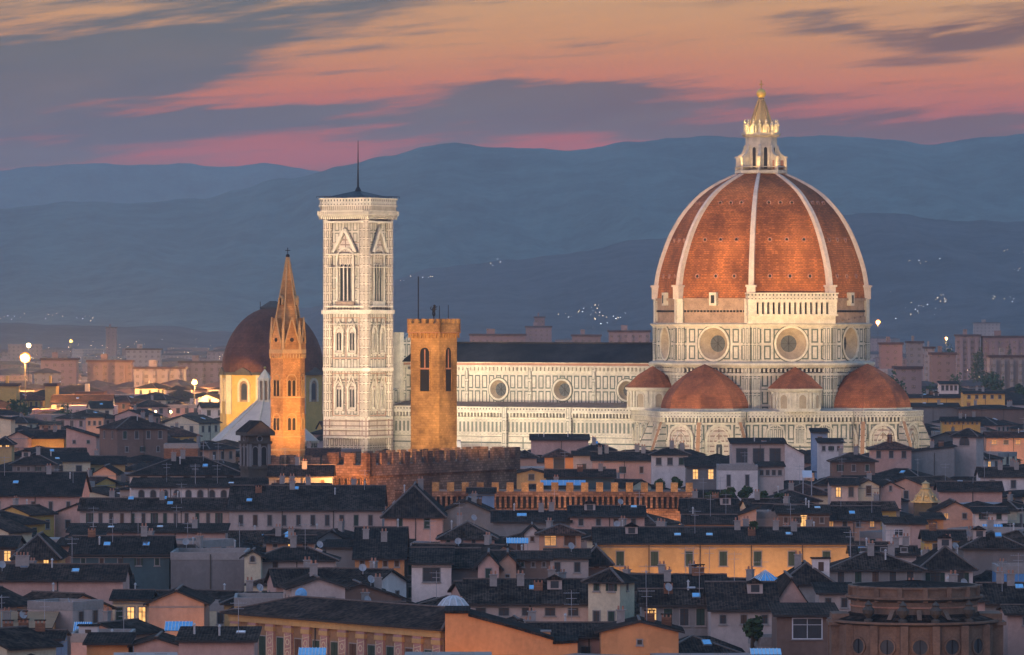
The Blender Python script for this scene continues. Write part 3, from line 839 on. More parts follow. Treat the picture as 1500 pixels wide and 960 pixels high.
# ------------------------------------------------------------------ floodlights of the cathedral square
WW = (1, .80, .52); OR = (1, .50, .16); CR = (1, .86, .66)
def cw(u, v, z): # cathedral frame to world
    return (DX+u*cos(ROT)-v*sin(ROT), DY+u*sin(ROT)+v*cos(ROT), z)
for i, (u, p) in enumerate(((-80, 38000), (-62, 36000), (-44, 36000), (-30, 27000))):
    lamp('floodlight', cw(u, -60, 24), p, (1, .83, .58), 'SPOT', cw(u-2, -12, 29), 88, .6)
for (u, v, p) in ((-8, -72, 23000), (22, -66, 23000), (58, -46, 25000), (76, -12, 24000)):
    lamp('floodlight', cw(u, v, 24), p, WW, 'SPOT', cw(u*.35, v*.35, 34), 92, .7)
for (u, v, p) in ((-55, -190, 1.05e6), (60, -185, 1.05e6), (150, -110, .85e6)):
    lamp('floodlight', cw(u, v, 33), p, (1, .66, .33), 'SPOT', cw(u*.03, v*.03, 66), 19.5, 1.0)
# ------------------------------------------------------------------ other monuments
def merlons(mb, x0, x1, z, n, wd, h, m, t=.9, y0=0):
    st = (x1-x0-wd)/(n-1)
    for i in range(n): mb.box(x0+i*st, x0+i*st+wd, y0, y0+t, z, z+h, m)
def bargello_tower():
    Y = 1038; k = Y/F; z = lambda p: CAMZ-(p-HZ)*k
    a = radians(-31); t = thing('stone_tower', 'square battlemented stone tower lit orange with open belfry arches, beside the striped bell tower', 'tower', (at(635.5, Y), Y, 0), a)
    s = 3.25
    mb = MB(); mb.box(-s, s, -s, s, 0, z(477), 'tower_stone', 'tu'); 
    for i in range(4):
        mb.T = Matrix.Rotation(i*pi/2, 4, 'Z'); e = s+.5
        mb.box(-e, e, -e, -s+.2, z(487), z(474), 'tower_brick')
        for j in range(9): x = -e+.25+j*(2*e-.5)/8; mb.slab([(x-.16, z(487)), (x+.16, z(487)), (x+.16, z(495)), (x-.16, z(495))], -s-.3, -s, 'tower_brick')
        mb.box(-e-.05, e+.05, -e-.08, -s, z(488), z(487), 'rose_stone')
        merlons(mb, -e, e, z(476), 5, .85, 1.15, 'tower_brick', .5, -e)
    mb.T = Matrix.Identity(4); mb.face([(-s, -s, z(478)), (s, -s, z(478)), (s, s, z(478)), (-s, s, z(478))], 'deep_shade')
    mb.build('shaft', t)
    for q in range(4):
        b = MB(); b.T = face_m(*[(0, -s), (s, 0), (0, s), (-s, 0)][q], [-90, 0, 90, 180][q])
        b.arch(0, z(573), 2.1, z(509)-z(573), .25, -.14, 0, 'tower_brick', False, 'deep_shade', -.03)
        b.box(-1.05, 1.05, -.08, -.02, z(540)-.15, z(540)+.15, 'rose_stone'); b.box(-.12, .12, -.08, -.02, z(540), z(512), 'rose_stone')
        b.build('belfry_opening', t)
    mb = MB(); mb.bar((-2.8, -1.2, z(476)), (-2.8, -1.2, z(405)), .16, 'dark_iron'); mb.bar((1.9, -1, z(476)), (1.9, -1, z(448)), .1, 'dark_iron'); mb.bar((3.3, 0, z(476)), (3.3, 0, z(447)), .1, 'dark_iron')
    mb.build('mast', t)
    mb = MB(); zz = z(462); mb.bar((0, 0, z(476)), (0, 0, zz), .14, 'dark_iron'); mb.ball((0, 0, zz), .28, 'dark_iron', 8, 5)
    # heraldic rampant lion on the vane: upright body, raised forepaws, head and tail
    mb.bar((-.25, 0, zz+.1), (-.15, 0, zz+.9), .2, 'dark_iron'); mb.bar((.25, 0, zz+.1), (.1, 0, zz+.8), .2, 'dark_iron'); mb.ball((0, 0, zz+1.15), .36, 'dark_iron', 8, 6, 1.4)
    mb.ball((.15, 0, zz+1.8), .27, 'dark_iron', 8, 6); mb.bar((.1, 0, zz+1.4), (.75, 0, zz+1.65), .15, 'dark_iron'); mb.bar((.1, 0, zz+1.15), (.7, 0, zz+1.2), .15, 'dark_iron'); mb.bar((-.2, 0, zz+.9), (-.75, 0, zz+1.2), .12, 'dark_iron'); mb.bar((-.75, 0, zz+1.2), (-.6, 0, zz+1.7), .12, 'dark_iron')
    mb.build('weather_vane', t)
bargello_tower()

def badia():
    Y = 1046; k = Y/F; z = lambda p: CAMZ-(p-HZ)*k
    t = thing('spire_tower', 'slender six-sided brick bell tower with a tall gabled spire, lit deep orange', 'tower', (at(421.5, Y), Y, 0), radians(-13))
    R = 3.45
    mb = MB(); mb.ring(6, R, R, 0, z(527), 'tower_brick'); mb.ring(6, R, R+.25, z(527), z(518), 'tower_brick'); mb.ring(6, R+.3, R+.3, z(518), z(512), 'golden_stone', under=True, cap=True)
    for p in (640, 583, 660): mb.ring(6, R+.12, R+.12, z(p), z(p-2), 'golden_stone', under=True, cap=True)
    ap = R*cos(pi/6)
    for q in range(6):
        a = q*60; mb.T = face_m(ap*cos(radians(a)), ap*sin(radians(a)), a)
        for j in range(6): x = -1.5+j*.6; mb.box(x-.12, x+.12, -.3, 0, z(525), z(519), 'golden_stone')
    mb.build('shaft', t)
    for q in range(6):
        a = radians(q*60); T = face_m(ap*cos(a), ap*sin(a), q*60)
        for (zb, zt_) in ((z(580), z(549)), (z(630), z(606))):
            b = MB(); b.T = T
            b.arch(0, zb, 1.75, zt_-zb, .15, -.12, 0, 'golden_stone', False, 'tower_stone', -.03)
            for dx_ in (-.45, .45): b.arch(dx_, zb, .62, (zt_-zb)*.75, .08, -.15, 0, 'golden_stone', False, 'deep_shade', -.06, 5)
            b.build('twin_window', t)
    mb = MB(); mb.lathe(6, [(R-.15, z(512)), (R-.35, z(500)), (.22, z(377))], 'tower_stone')
    for q in range(6):
        a = pi/6+q*pi/3; mb.bar(((R-.2)*cos(a), (R-.2)*sin(a), z(500)), (.25*cos(a), .25*sin(a), z(377)), .22, 'golden_stone')
    mb.ball((0, 0, z(375)), .4, 'dark_iron'); mb.bar((0, 0, z(375)), (0, 0, z(363)), .12, 'dark_iron')
    mb.bar((-.5, 0, z(367)), (.5, 0, z(367)), .14, 'dark_iron')
    mb.build('spire', t)
    for q in range(6):
        a = radians(q*60); T = face_m((ap+.15)*cos(a), (ap+.15)*sin(a), q*60)
        b = MB(); b.T = T
        P = [(-1.35, z(512)), (1.35, z(512)), (1.35, z(503)), (0, z(466)), (-1.35, z(503))]
        b.slab(P, -.05, 1.3, 'tower_stone'); 
        b.bar((-1.45, -.1, z(503)), (0, -.1, z(465)), .22, 'golden_stone', side=Vector((0, 1, 0))); b.bar((1.45, -.1, z(503)), (0, -.1, z(465)), .22, 'golden_stone', side=Vector((0, 1, 0)))
        b.plate(circ(0, z(498), .42, 10), -.08, 'deep_shade')
        b.build('gablet', t)
        if q % 2 == 0:
            b = MB(); b.T = face_m(1.9*cos(a), 1.9*sin(a), q*60); b.arch(0, z(447), .7, 1.6, .2, -.2, .5, 'golden_stone', True, 'deep_shade', .1, 5); b.build('dormer', t)
        b = MB(); c = pi/6+q*pi/3; b.lathe(4, [(.42, z(512)), (.36, z(482)), (.05, z(470))], 'golden_stone', cx=(R-.2)*cos(c), cy=(R-.2)*sin(c)); b.build('pinnacle', t)
badia()

def medici():
    Y = 1720; k = Y/F; z = lambda p: CAMZ-(p-HZ)*k; R = 73*k*1.03
    t = thing('domed_chapel', 'domed chapel with a brown dome and a drum lit bright yellow behind the slender spire', 'chapel', (at(400, Y), Y, 0), radians(12))
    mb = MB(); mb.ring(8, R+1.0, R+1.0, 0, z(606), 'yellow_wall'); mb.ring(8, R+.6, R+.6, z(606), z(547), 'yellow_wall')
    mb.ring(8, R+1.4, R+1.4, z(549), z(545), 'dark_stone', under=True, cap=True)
    ap = (R+.6)*cos(pi/8); hw = (R+.6)*sin(pi/8)
    for q in range(8):
        mb.T = face_m(ap*cos(q*pi/4), ap*sin(q*pi/4), q*45)
        for sx in (-1, 1): x = sx*(hw-.9); mb.box(x-.8, x+.8, -.5, 0, z(606), z(549), 'cream_wall')
        P = [(-3.6, z(549)), (3.6, z(549)), (2.6, z(543)), (0, z(538)), (-2.6, z(543))]
        mb.slab(P, -1.1, 1, 'dark_stone')
    mb.build('drum', t)
    for q in range(8):
        T = face_m(ap*cos(q*pi/4), ap*sin(q*pi/4), q*45)
        b = MB(); b.T = T; b.arch(0, z(588), 3.2, z(557)-z(588), .8, -.4, 0, 'cream_wall', False, 'rough_masonry', -.05); b.plate(b.arch_pts(0, z(585), 2.2, z(561)-z(585)), -.1, 'window_glass'); b.build('arched_window', t)
    mb = MB(); mb.lathe(24, [(R*cos(pi/2*(i/12)**.98), z(545)+(z(452)-z(545))*1.02*sin(pi/2*i/12)) for i in range(12)], 'chapel_tiles')
    mb.build('dome', t)
    mb = MB(); zt = z(453); mb.ring(12, 4.2, 4.2, zt-1.2, zt+.6, 'dark_stone', cap=True); mb.ring(12, 4.2, 1.0, zt+.6, zt+2.6, 'dark_stone'); mb.bar((-4.5, -2, zt), (-4.5, -2, zt+2.4), .2, 'dark_iron')
    mb.build('cap', t)
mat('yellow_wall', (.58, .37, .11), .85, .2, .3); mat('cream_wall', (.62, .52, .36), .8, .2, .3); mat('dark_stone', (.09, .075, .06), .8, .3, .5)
medici()
def baptistery():
    Y = 1470; k = Y/F; z = lambda p: CAMZ-(p-HZ)*k
    t = thing('baptistery', 'eight-sided baptistery with a pale pyramid roof and small marble lantern, behind the spire', 'baptistery', (at(388, Y), Y, 0), ROT)
    mb = MB(); R = 14.6; mb.ring(8, R, R, 0, z(648), 'marble_wall_panels'); mb.ring(8, R+.6, R+.6, z(649), z(645), 'ivory', under=True, cap=True); mb.build('body', t)
    mb = MB(); mb.ring(8, R+.3, 1.8, z(645), z(586), 'pale_roof')
    for q in range(8): a = pi/8+q*pi/4; mb.bar((R*cos(a), R*sin(a), z(645)+.1), (1.9*cos(a), 1.9*sin(a), z(586)+.1), .35, 'ivory')
    mb.build('roof', t)
    mb = MB(); mb.ring(8, 2.3, 2.3, z(590), z(586), 'ivory', cap=True, under=True)
    for q in range(8): a = pi/8+q*pi/4; mb.bar((1.7*cos(a), 1.7*sin(a), z(586)), (1.7*cos(a), 1.7*sin(a), z(558)), .45, 'ivory')
    mb.ring(8, 1.3, 1.3, z(586), z(558), 'rough_masonry'); mb.ring(8, 2.1, 2.1, z(558), z(554), 'ivory', cap=True, under=True); mb.ring(8, 1.9, .1, z(554), z(541), 'ivory'); mb.ball((0, 0, z(539)), .4, 'bronze')
    mb.build('lantern', t)
mat('pale_roof', (.55, .47, .40), .7, .15, .3)
baptistery()

def block(name, label, cat, pxm, Y, rz, w, d, group=None):
    """root at the footprint's centre given the near corner's azimuth and depth"""
    r = radians(rz); f = Vector((cos(r), sin(r))); b = Vector((-sin(r), cos(r))); C = Vector((at(pxm, Y), Y))
    c = C+b*d/2+(f*w/2 if rz > 0 else -f*w/2 if rz < 0 else Vector((0, 0)))
    return thing(name, label, cat, (c.x, c.y, 0), r, group)
def bargello():
    Y = 985; k = Y/F; z = lambda p: CAMZ-(p-HZ)*k
    w, d = 58*k/cos(radians(31)), 212*k/sin(radians(31))*1.02
    t = block('battlemented_palace', 'long battlemented stone palace, dark on its long side and lit orange at its short end', 'palace', 541, Y, -31, w, d)
    for nm, (x0, x1, y0, y1, zt) in (('main_wall', (-w/2, w/2, -d/2, d/2, z(682))), ('rear_wall', (-w/2-19, -w/2, -d/2+3, -d/2+14, z(690)))):
        mb = MB(); mb.box(x0, x1, y0, y1, 0, zt, 'palace_stone', 'u')
        for q, (a, b) in enumerate(((x1-x0, y0), (y1-y0, x1))):
            if q == 0: mb.T = Matrix.Translation(((x0+x1)/2, y0, 0))
            else: mb.T = Matrix.Translation((x1, (y0+y1)/2, 0)) @ Matrix.Rotation(pi/2, 4, 'Z')
            L = a/2
            mb.box(-L-.5, L+.5, -.5, .3, zt-2.0, zt, 'palace_stone')
            if nm == 'main_wall' and q == 0:
                n = 6
                for i in range(n): x = -L+(i+.5)*2*L/n; mb.arch(x, zt-4.6, .7, 2.2, .22, -.42, 0, 'palace_stone', False, 'deep_shade', -.03, 5)
                mb.box(-L, L, -.2, 0, zt-5.1, zt-4.8, 'rose_stone')
            merlons(mb, -L-.5, L+.5, zt, max(3, int(a/3.7)), 2.0, 2.25, 'palace_stone', .8, -.5)
        mb.T = Matrix.Translation(((x0+x1)/2, y1, 0)) @ Matrix.Rotation(pi, 4, 'Z'); L = (x1-x0)/2; merlons(mb, -L, L, zt, max(3, int(L*2/3.7)), 2.0, 2.25, 'palace_stone', .8, -.2)
        mb.T = Matrix.Translation((x0, (y0+y1)/2, 0)) @ Matrix.Rotation(-pi/2, 4, 'Z'); L = (y1-y0)/2; merlons(mb, -L, L, zt, max(3, int(L*2/3.7)), 2.0, 2.25, 'palace_stone', .8, -.2)
        mb.build(nm, t)
    b = MB(); b.box(-3, 1, -4, 4, z(682), z(676), 'dark_stone'); b.box(-1.2, -.9, 0, .3, z(676), z(664), 'dark_iron'); b.build('roof_lantern', t)
    Y = 950; k = Y/F; z = lambda p: CAMZ-(p-HZ)*k
    w = (1012-640)*k; t = thing('fortified_palace', 'long battlemented brick front with close corbels, glowing orange from the street', 'palace', (at(826, Y), Y+5, 0), radians(-3))
    mb = MB(); zt = z(720); mb.box(-w/2, w/2, -5, 5, 0, zt, 'palace_stone', 'u'); mb.box(-w/2-.6, w/2+.6, -5.7, -4.6, zt-.9, zt, 'palace_stone')
    mb.T = Matrix.Translation((0, -5, 0)); corbels(mb, -w/2, w/2, zt-3.0, zt-.9, .62, 'palace_stone', .95, .42); mb.box(-w/2, w/2, -.2, 0, zt-3.5, zt-3.1, 'palace_stone')
    merlons(mb, -w/2-.6, w/2+.6, zt, 18, 1.25, 1.6, 'tower_brick', .7, -.7)
    mb.box(-w/2+2, -w/2+2.3, -.3, 0, 0, zt-3, 'dark_iron')
    mb.build('front_wall', t)
bargello()

def bell_cote():
    Y = 1000; k = Y/F; z = lambda p: CAMZ-(p-HZ)*k
    t = thing('belfry', 'dark stone belfry with pedimented cap and round opening, below the pale pyramid roof', 'belfry', (at(374, Y), Y, 0), radians(24))
    mb = MB(); s = 2.15; mb.box(-s, s, -s, s, 0, z(636), 'dark_stone', 'u')
    for q in range(4):
        mb.T = Matrix.Rotation(q*pi/2, 4, 'Z')
        mb.box(-s-.3, s+.3, -s-.3, -s, z(650), z(646), 'dark_stone'); mb.box(-s-.2, s+.2, -s-.2, -s, z(687), z(683), 'dark_stone')
        for x in (-s+.3, s-.3, 0): mb.box(x-.25, x+.25, -s-.15, -s, z(683), z(650), 'grey_wall')
    mb.build('tower_body', t)
    r = MB(); e = s+.7
    for sg in (-1, 1): 
        P = [(-e*sg, -e-.2, z(633)), (-e*sg, e+.2, z(633)), (0, e+.2, z(616)), (0, -e-.2, z(616))]
        r.face(P if sg < 0 else P[::-1], 'roof_dark')
    r.slab([(-e, z(638)), (e, z(638)), (e, z(633.5)), (0, z(617)), (-e, z(633.5))], -e, e, 'dark_stone'); r.face([(-e, e, z(638)), (-e, e, z(633.5)), (0, e, z(617)), (e, e, z(633.5)), (e, e, z(638))], 'dark_stone')
    r.build('cap', t)
    for q in range(4):
        T = Matrix.Rotation(q*pi/2, 4, 'Z') @ Matrix.Translation((0, -s, 0))
        b = MB(); b.T = T; b.arch(-.85, z(681), 1.0, 3.4, .14, -.12, 0, 'grey_wall', False, 'deep_shade', -.03, 6); b.arch(.85, z(681), 1.0, 3.4, .14, -.12, 0, 'grey_wall', False, 'deep_shade', -.03, 6); b.build('belfry_opening', t)
        b = MB(); b.T = T; b.band(circ(0, z(642.5), .42, 14), circ(0, z(642.5), .62, 14), -.14, 0, 'grey_wall'); b.plate(circ(0, z(642.5), .42, 14), -.03, 'deep_shade'); b.build('round_opening', t)

# ------------------------------------------------------------------ house materials
def rooftile(name, col, var=.35):
    m, n, b = newmat(name, 1.0, 0.02)
    uv = n.nodes.new('ShaderNodeUVMap'); u, v, _ = sep(n, X(n, uv.outputs[0]))
    g = n.nodes.new('ShaderNodeNewGeometry'); P = X(n, g.outputs['Position'])
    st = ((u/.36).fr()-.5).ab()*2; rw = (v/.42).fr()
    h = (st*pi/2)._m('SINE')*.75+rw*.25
    cell = noise(n, comb(n, (u/.36).fl(), (v/.42).fl()), 1.0, 0, .5)
    cell = n and cell
    big = noise(n, P, .28, 5, .65)
    c = mix(n, big.step(.3, .7), tuple(x*(1-var) for x in col), tuple(x*(1+var) for x in col))
    wn = n.nodes.new('ShaderNodeTexWhiteNoise'); n.links.new(comb(n, (u/.36).fl(), (v/.42).fl()).o, wn.inputs[0])
    k = X(n, wn.outputs[0])
    c = mix(n, k, mix(n, 1.0, c, (.4, .4, .42), 'MULTIPLY'), mix(n, 1.0, c, (2.0, 1.8, 1.65), 'MULTIPLY'))
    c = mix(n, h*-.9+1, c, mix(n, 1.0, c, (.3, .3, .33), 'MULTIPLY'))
    oi = n.nodes.new('ShaderNodeObjectInfo'); r = X(n, oi.outputs['Random'])
    c = mix(n, r*.45, c, (.016, .02, .021))
    n.links.new(c.o, b.inputs['Base Color'])
    bp = n.nodes.new('ShaderNodeBump'); bp.inputs['Strength'].default_value = .5; bp.inputs['Distance'].default_value = .08
    n.links.new(h.o, bp.inputs['Height']); n.links.new(bp.outputs[0], b.inputs['Normal'])
rooftile('roof_dark', (.056, .042, .034), .55); rooftile('roof_brown', (.085, .056, .042), .5); rooftile('roof_red', (.12, .060, .042), .4)
for nme, c in dict(cream=(.55, .44, .33), white=(.66, .58, .54), lavender=(.47, .38, .34), pink=(.54, .34, .28), salmon=(.52, .31, .22), ochre=(.52, .34, .15), yellow=(.58, .43, .2),
                   grey=(.24, .23, .22), stone=(.20, .18, .17), brown=(.20, .13, .10), orange=(.60, .28, .12), teal=(.07, .11, .12), blue=(.22, .30, .42)).items():
    mat(nme+'_wall', c, .9, .22, .22, streak=True) if nme+'_wall' not in M else None
bricky('brick_wall', (.34, .17, .10), .5, .16, .02, .35, .25)
mat('plinth', (.30, .27, .25), .9, .2); mat('shutter_green', (.035, .06, .045), .7, .2, 2); mat('shutter_brown', (.10, .055, .035), .7, .2, 2); mat('white_paint', (.62, .62, .64), .6, .1)
mat('metal_grey', (.35, .36, .38), .4, .2, 1, .5, .6); mat('dish_white', (.36, .36, .37), .6, .2); mat('zinc', (.50, .48, .46), .6, .3, .8, .4, .2)
mat('skylight_glass', (.35, .55, .75), .08, .2, 1, 1.0, .85); mat('awning_blue', (.16, .38, .62), .5, .15, 1); mat('tarpaulin', (.10, .26, .50), .5, .2, .5); mat('leaf', (.05, .085, .03), .8, .4, .8); mat('bark', (.08, .06, .04), .9)
mat('terrace', (.22, .17, .14), .9, .25)
def emis(name, col, s):
    m, n, b = newmat(name); g = n.nodes.new('ShaderNodeNewGeometry'); f = noise(n, X(n, g.outputs['Position']), 1.3, 3)
    b.inputs['Base Color'].default_value = (.3, .2, .1, 1); c = mix(n, f.step(.3, .7), tuple(x*.45 for x in col), col)
    n.links.new(c.o, b.inputs['Emission Color']); b.inputs['Emission Strength'].default_value = s
emis('lit_pane', (1, .52, .16), 1.6); emis('lit_pane_dim', (.9, .4, .13), .7)
M['tarp_wall'] = M['tarpaulin']
mat('brownochre_wall', (.30, .18, .10), .9, .25, .3); mat('rose_wall', (.42, .25, .23), .9, .25, .5)
mat('terracotta', (.4, .2, .1), .9, .2)
bell_cote()

# ------------------------------------------------------------------ house parts (meshes shared between copies)
CACHE = {}
def window_mesh(w, h, style):
    key = ('win', round(w, 1), round(h, 1), style)
    if key in CACHE: return CACHE[key]
    w, h = key[1], key[2]; b = MB(); fr = 'plinth' if style != 'white' else 'white_paint'
    pane = {'lit': 'lit_pane', 'dim': 'lit_pane_dim'}.get(style, 'window_glass')
    if style == 'arch':
        b.arch(0, -h/2, w, h, .14, -.1, .0, fr, False, pane, -.02, 6); b.bar((0, -.05, -h/2), (0, -.05, h/2), .07, 'shutter_brown')
    elif style in ('green', 'brown'):       # closed louvred shutters
        m = 'shutter_green' if style == 'green' else 'shutter_brown'
        b.band([(w/2, -h/2), (w/2, h/2), (-w/2, h/2), (-w/2, -h/2)], [(w/2+.12, -h/2-.12), (w/2+.12, h/2+.12), (-w/2-.12, h/2+.12), (-w/2-.12, -h/2-.12)], -.07, 0, fr)
        b.plate([(w/2, -h/2), (w/2, h/2), (-w/2, h/2), (-w/2, -h/2)], -.01, 'deep_shade')
        for s_ in (-1, 1): b.box(min(s_*.03, s_*w/2), max(s_*.03, s_*w/2), -.09, -.03, -h/2+.02, h/2-.02, m)
    else:
        b.band([(w/2, -h/2), (w/2, h/2), (-w/2, h/2), (-w/2, -h/2)], [(w/2+.13, -h/2-.13), (w/2+.13, h/2+.13), (-w/2-.13, h/2+.13), (-w/2-.13, -h/2-.13)], -.08, 0, fr)
        b.plate([(w/2, -h/2), (w/2, h/2), (-w/2, h/2), (-w/2, -h/2)], -.015, pane)
        b.box(-.04, .04, -.05, -.015, -h/2, h/2, 'shutter_brown' if style != 'white' else 'white_paint'); b.box(-w/2, w/2, -.05, -.015, h*.18, h*.18+.06, 'shutter_brown' if style != 'white' else 'white_paint')
        if style in ('open',):
            for s_ in (-1, 1): b.box(min(s_*(w/2+.03), s_*(w+.02)), max(s_*(w/2+.03), s_*(w+.02)), -.1, -.04, -h/2, h/2, 'shutter_green')
    b.box(-w/2-.22, w/2+.22, -.16, 0, -h/2-.22, -h/2-.1, 'plinth')
    me = b.build('window'); d = me.data; bpy.data.objects.remove(me); CACHE[key] = d
    return d
def part_mesh(kind):
    if kind in CACHE: return CACHE[kind]
    b = MB()
    if kind == 'chimney':
        b.box(-.45, .45, -.3, .3, -1.2, 1.3, 'plinth'); b.box(-.55, .55, -.4, .4, 1.3, 1.42, 'plinth')
        for x in (-.25, .25): b.ring(6, .14, .12, 1.42, 1.85, 'rose_stone', cx=x, cap=True)
    elif kind == 'chimney_wide':
        b.box(-.55, .55, -.3, .3, -1.2, .9, 'brick_wall'); b.box(-.65, .65, -.4, .4, 1.2, 1.3, 'roof_brown')
        for x in (-.45, 0, .45): b.box(x-.08, x+.08, -.25, .25, .9, 1.2, 'rose_stone')
    elif kind == 'aerial':
        b.bar((0, 0, -.8), (0, 0, 3.6), .06, 'metal_grey'); b.bar((-.9, 0, 3.3), (.9, .2, 3.3), .05, 'metal_grey'); b.bar((-.6, 0, 2.7), (.6, .1, 2.7), .05, 'metal_grey')
        for i in range(7): x = -.85+i*.28; b.bar((x, -.35, 3.32), (x, .35, 3.32), .04, 'metal_grey')
    elif kind == 'satellite_dish':
        b.bar((0, 0, -.6), (0, 0, .7), .08, 'metal_grey')
        b.T = Matrix.Translation((0, -.1, .9)) @ Matrix.Rotation(radians(65), 4, 'X') @ Matrix.Rotation(.5, 4, 'Y')
        b.lathe(12, [(.01, -.12), (.3, -.08), (.52, .04)], 'dish_white'); b.lathe(12, [(.52, .04), (.3, -.06), (.01, -.1)], 'dish_white'); b.bar((0, -.4, 0), (0, 0, .5), .05, 'metal_grey')
    elif kind == 'skylight':
        b.box(-.5, .5, -.7, .7, -.1, .12, 'metal_grey'); b.box(-.43, .43, -.63, .63, .12, .14, 'skylight_glass')
    elif kind == 'dormer':
        b.box(-.9, .9, -.9, 1.3, -1, .9, 'lavender_wall'); b.slab([(-1.15, .9), (1.15, .9), (0, 1.5)], -1.15, 1.4, 'roof_dark'); b.box(-.5, .5, -.95, -.9, -.1, .75, 'window_glass')
    elif kind == 'roof_box':
        b.box(-1.1, 1.1, -.9, .9, -1, 1.6, 'white_wall'); b.box(-1.3, 1.3, -1.1, 1.1, 1.6, 1.75, 'roof_dark'); b.box(-.35, .35, -.94, -.9, 0, 1.2, 'shutter_brown')
    elif kind == 'vent_pipe':
        b.ring(8, .12, .12, -.6, 1.0, 'zinc'); b.ring(8, .22, .05, 1.0, 1.25, 'zinc', under=True)
    o = b.build(kind.replace('_wide', '')); d = o.data; bpy.data.objects.remove(o); CACHE[kind] = d
    return d

def roof_z(kind, w, d, ze, rise, x, y):
    if kind == 'side': return ze+rise*(1-abs(y)/(d/2))
    if kind == 'front': return ze+rise*(1-abs(x)/(w/2))
    if kind == 'hip':
        m = min(w, d)/2; return ze+rise*min(1, (w/2-abs(x))/m, (d/2-abs(y))/m)
    if kind == 'shed': return ze+rise*(y/d+.5)
    if kind == 'shed_left': return ze+rise*(.5-x/w)
    if kind == 'shed_right': return ze+rise*(.5+x/w)
    return ze
def tilt(kind, w, d, rise, x, y):
    if kind == 'side': return (atan2(rise, d/2)*(1 if y < 0 else -1), 0)
    if kind == 'front': return (0, atan2(rise, w/2)*(-1 if x < 0 else 1))
    if kind == 'hip':
        m = min(w, d)/2
        return (atan2(rise, m), 0) if (d/2-abs(y)) < (w/2-abs(x)) else (0, atan2(rise, m)*(-1 if x < 0 else 1))
    if kind == 'shed': return (atan2(rise, d), 0)
    return (0, 0)
def walls_mesh(w, d, ze, rise, kind, wall):
    mb = MB(); z0 = 0; a, b, c, e = (-w/2, -d/2), (w/2, -d/2), (w/2, d/2), (-w/2, d/2)
    H = {'side': (0, 0, 0, 0), 'front': (0, 0, 0, 0), 'hip': (0,)*4, 'flat': (0,)*4, 'shed': (0, 0, rise, rise), 'shed_left': (rise, 0, 0, rise), 'shed_right': (0, rise, rise, 0)}[kind]
    cor = [(*p, ze+h) for p, h in zip((a, b, c, e), H)]; g = [(*p, z0) for p in (a, b, c, e)]
    for i in range(4):
        j = (i+1) % 4; P = [g[i], g[j], cor[j], cor[i]]
        if kind == 'front' and i in (0, 2): P = [g[i], g[j], cor[j], (0, cor[i][1], ze+rise), cor[i]]
        if kind == 'side' and i in (1, 3): P = [g[i], g[j], cor[j], (cor[i][0], 0, ze+rise), cor[i]]
        mb.face(P, wall)
    if w > 9:
        for q in range(1, int(w/9)+1):
            x = -w/2+w*q/(int(w/9)+1)+.37; mb.box(x-.07, x+.07, -d/2-.14, -d/2, 2, ze-.2, 'dark_stone', 'b')
    # string course below the eaves
    if kind in ('side', 'hip', 'front'): mb.box(-w/2-.06, w/2+.06, -d/2-.06, d/2+.06, ze-.55, ze-.4, 'plinth', 'tu') if (int(w*10) % 3 == 0) else None
    return mb
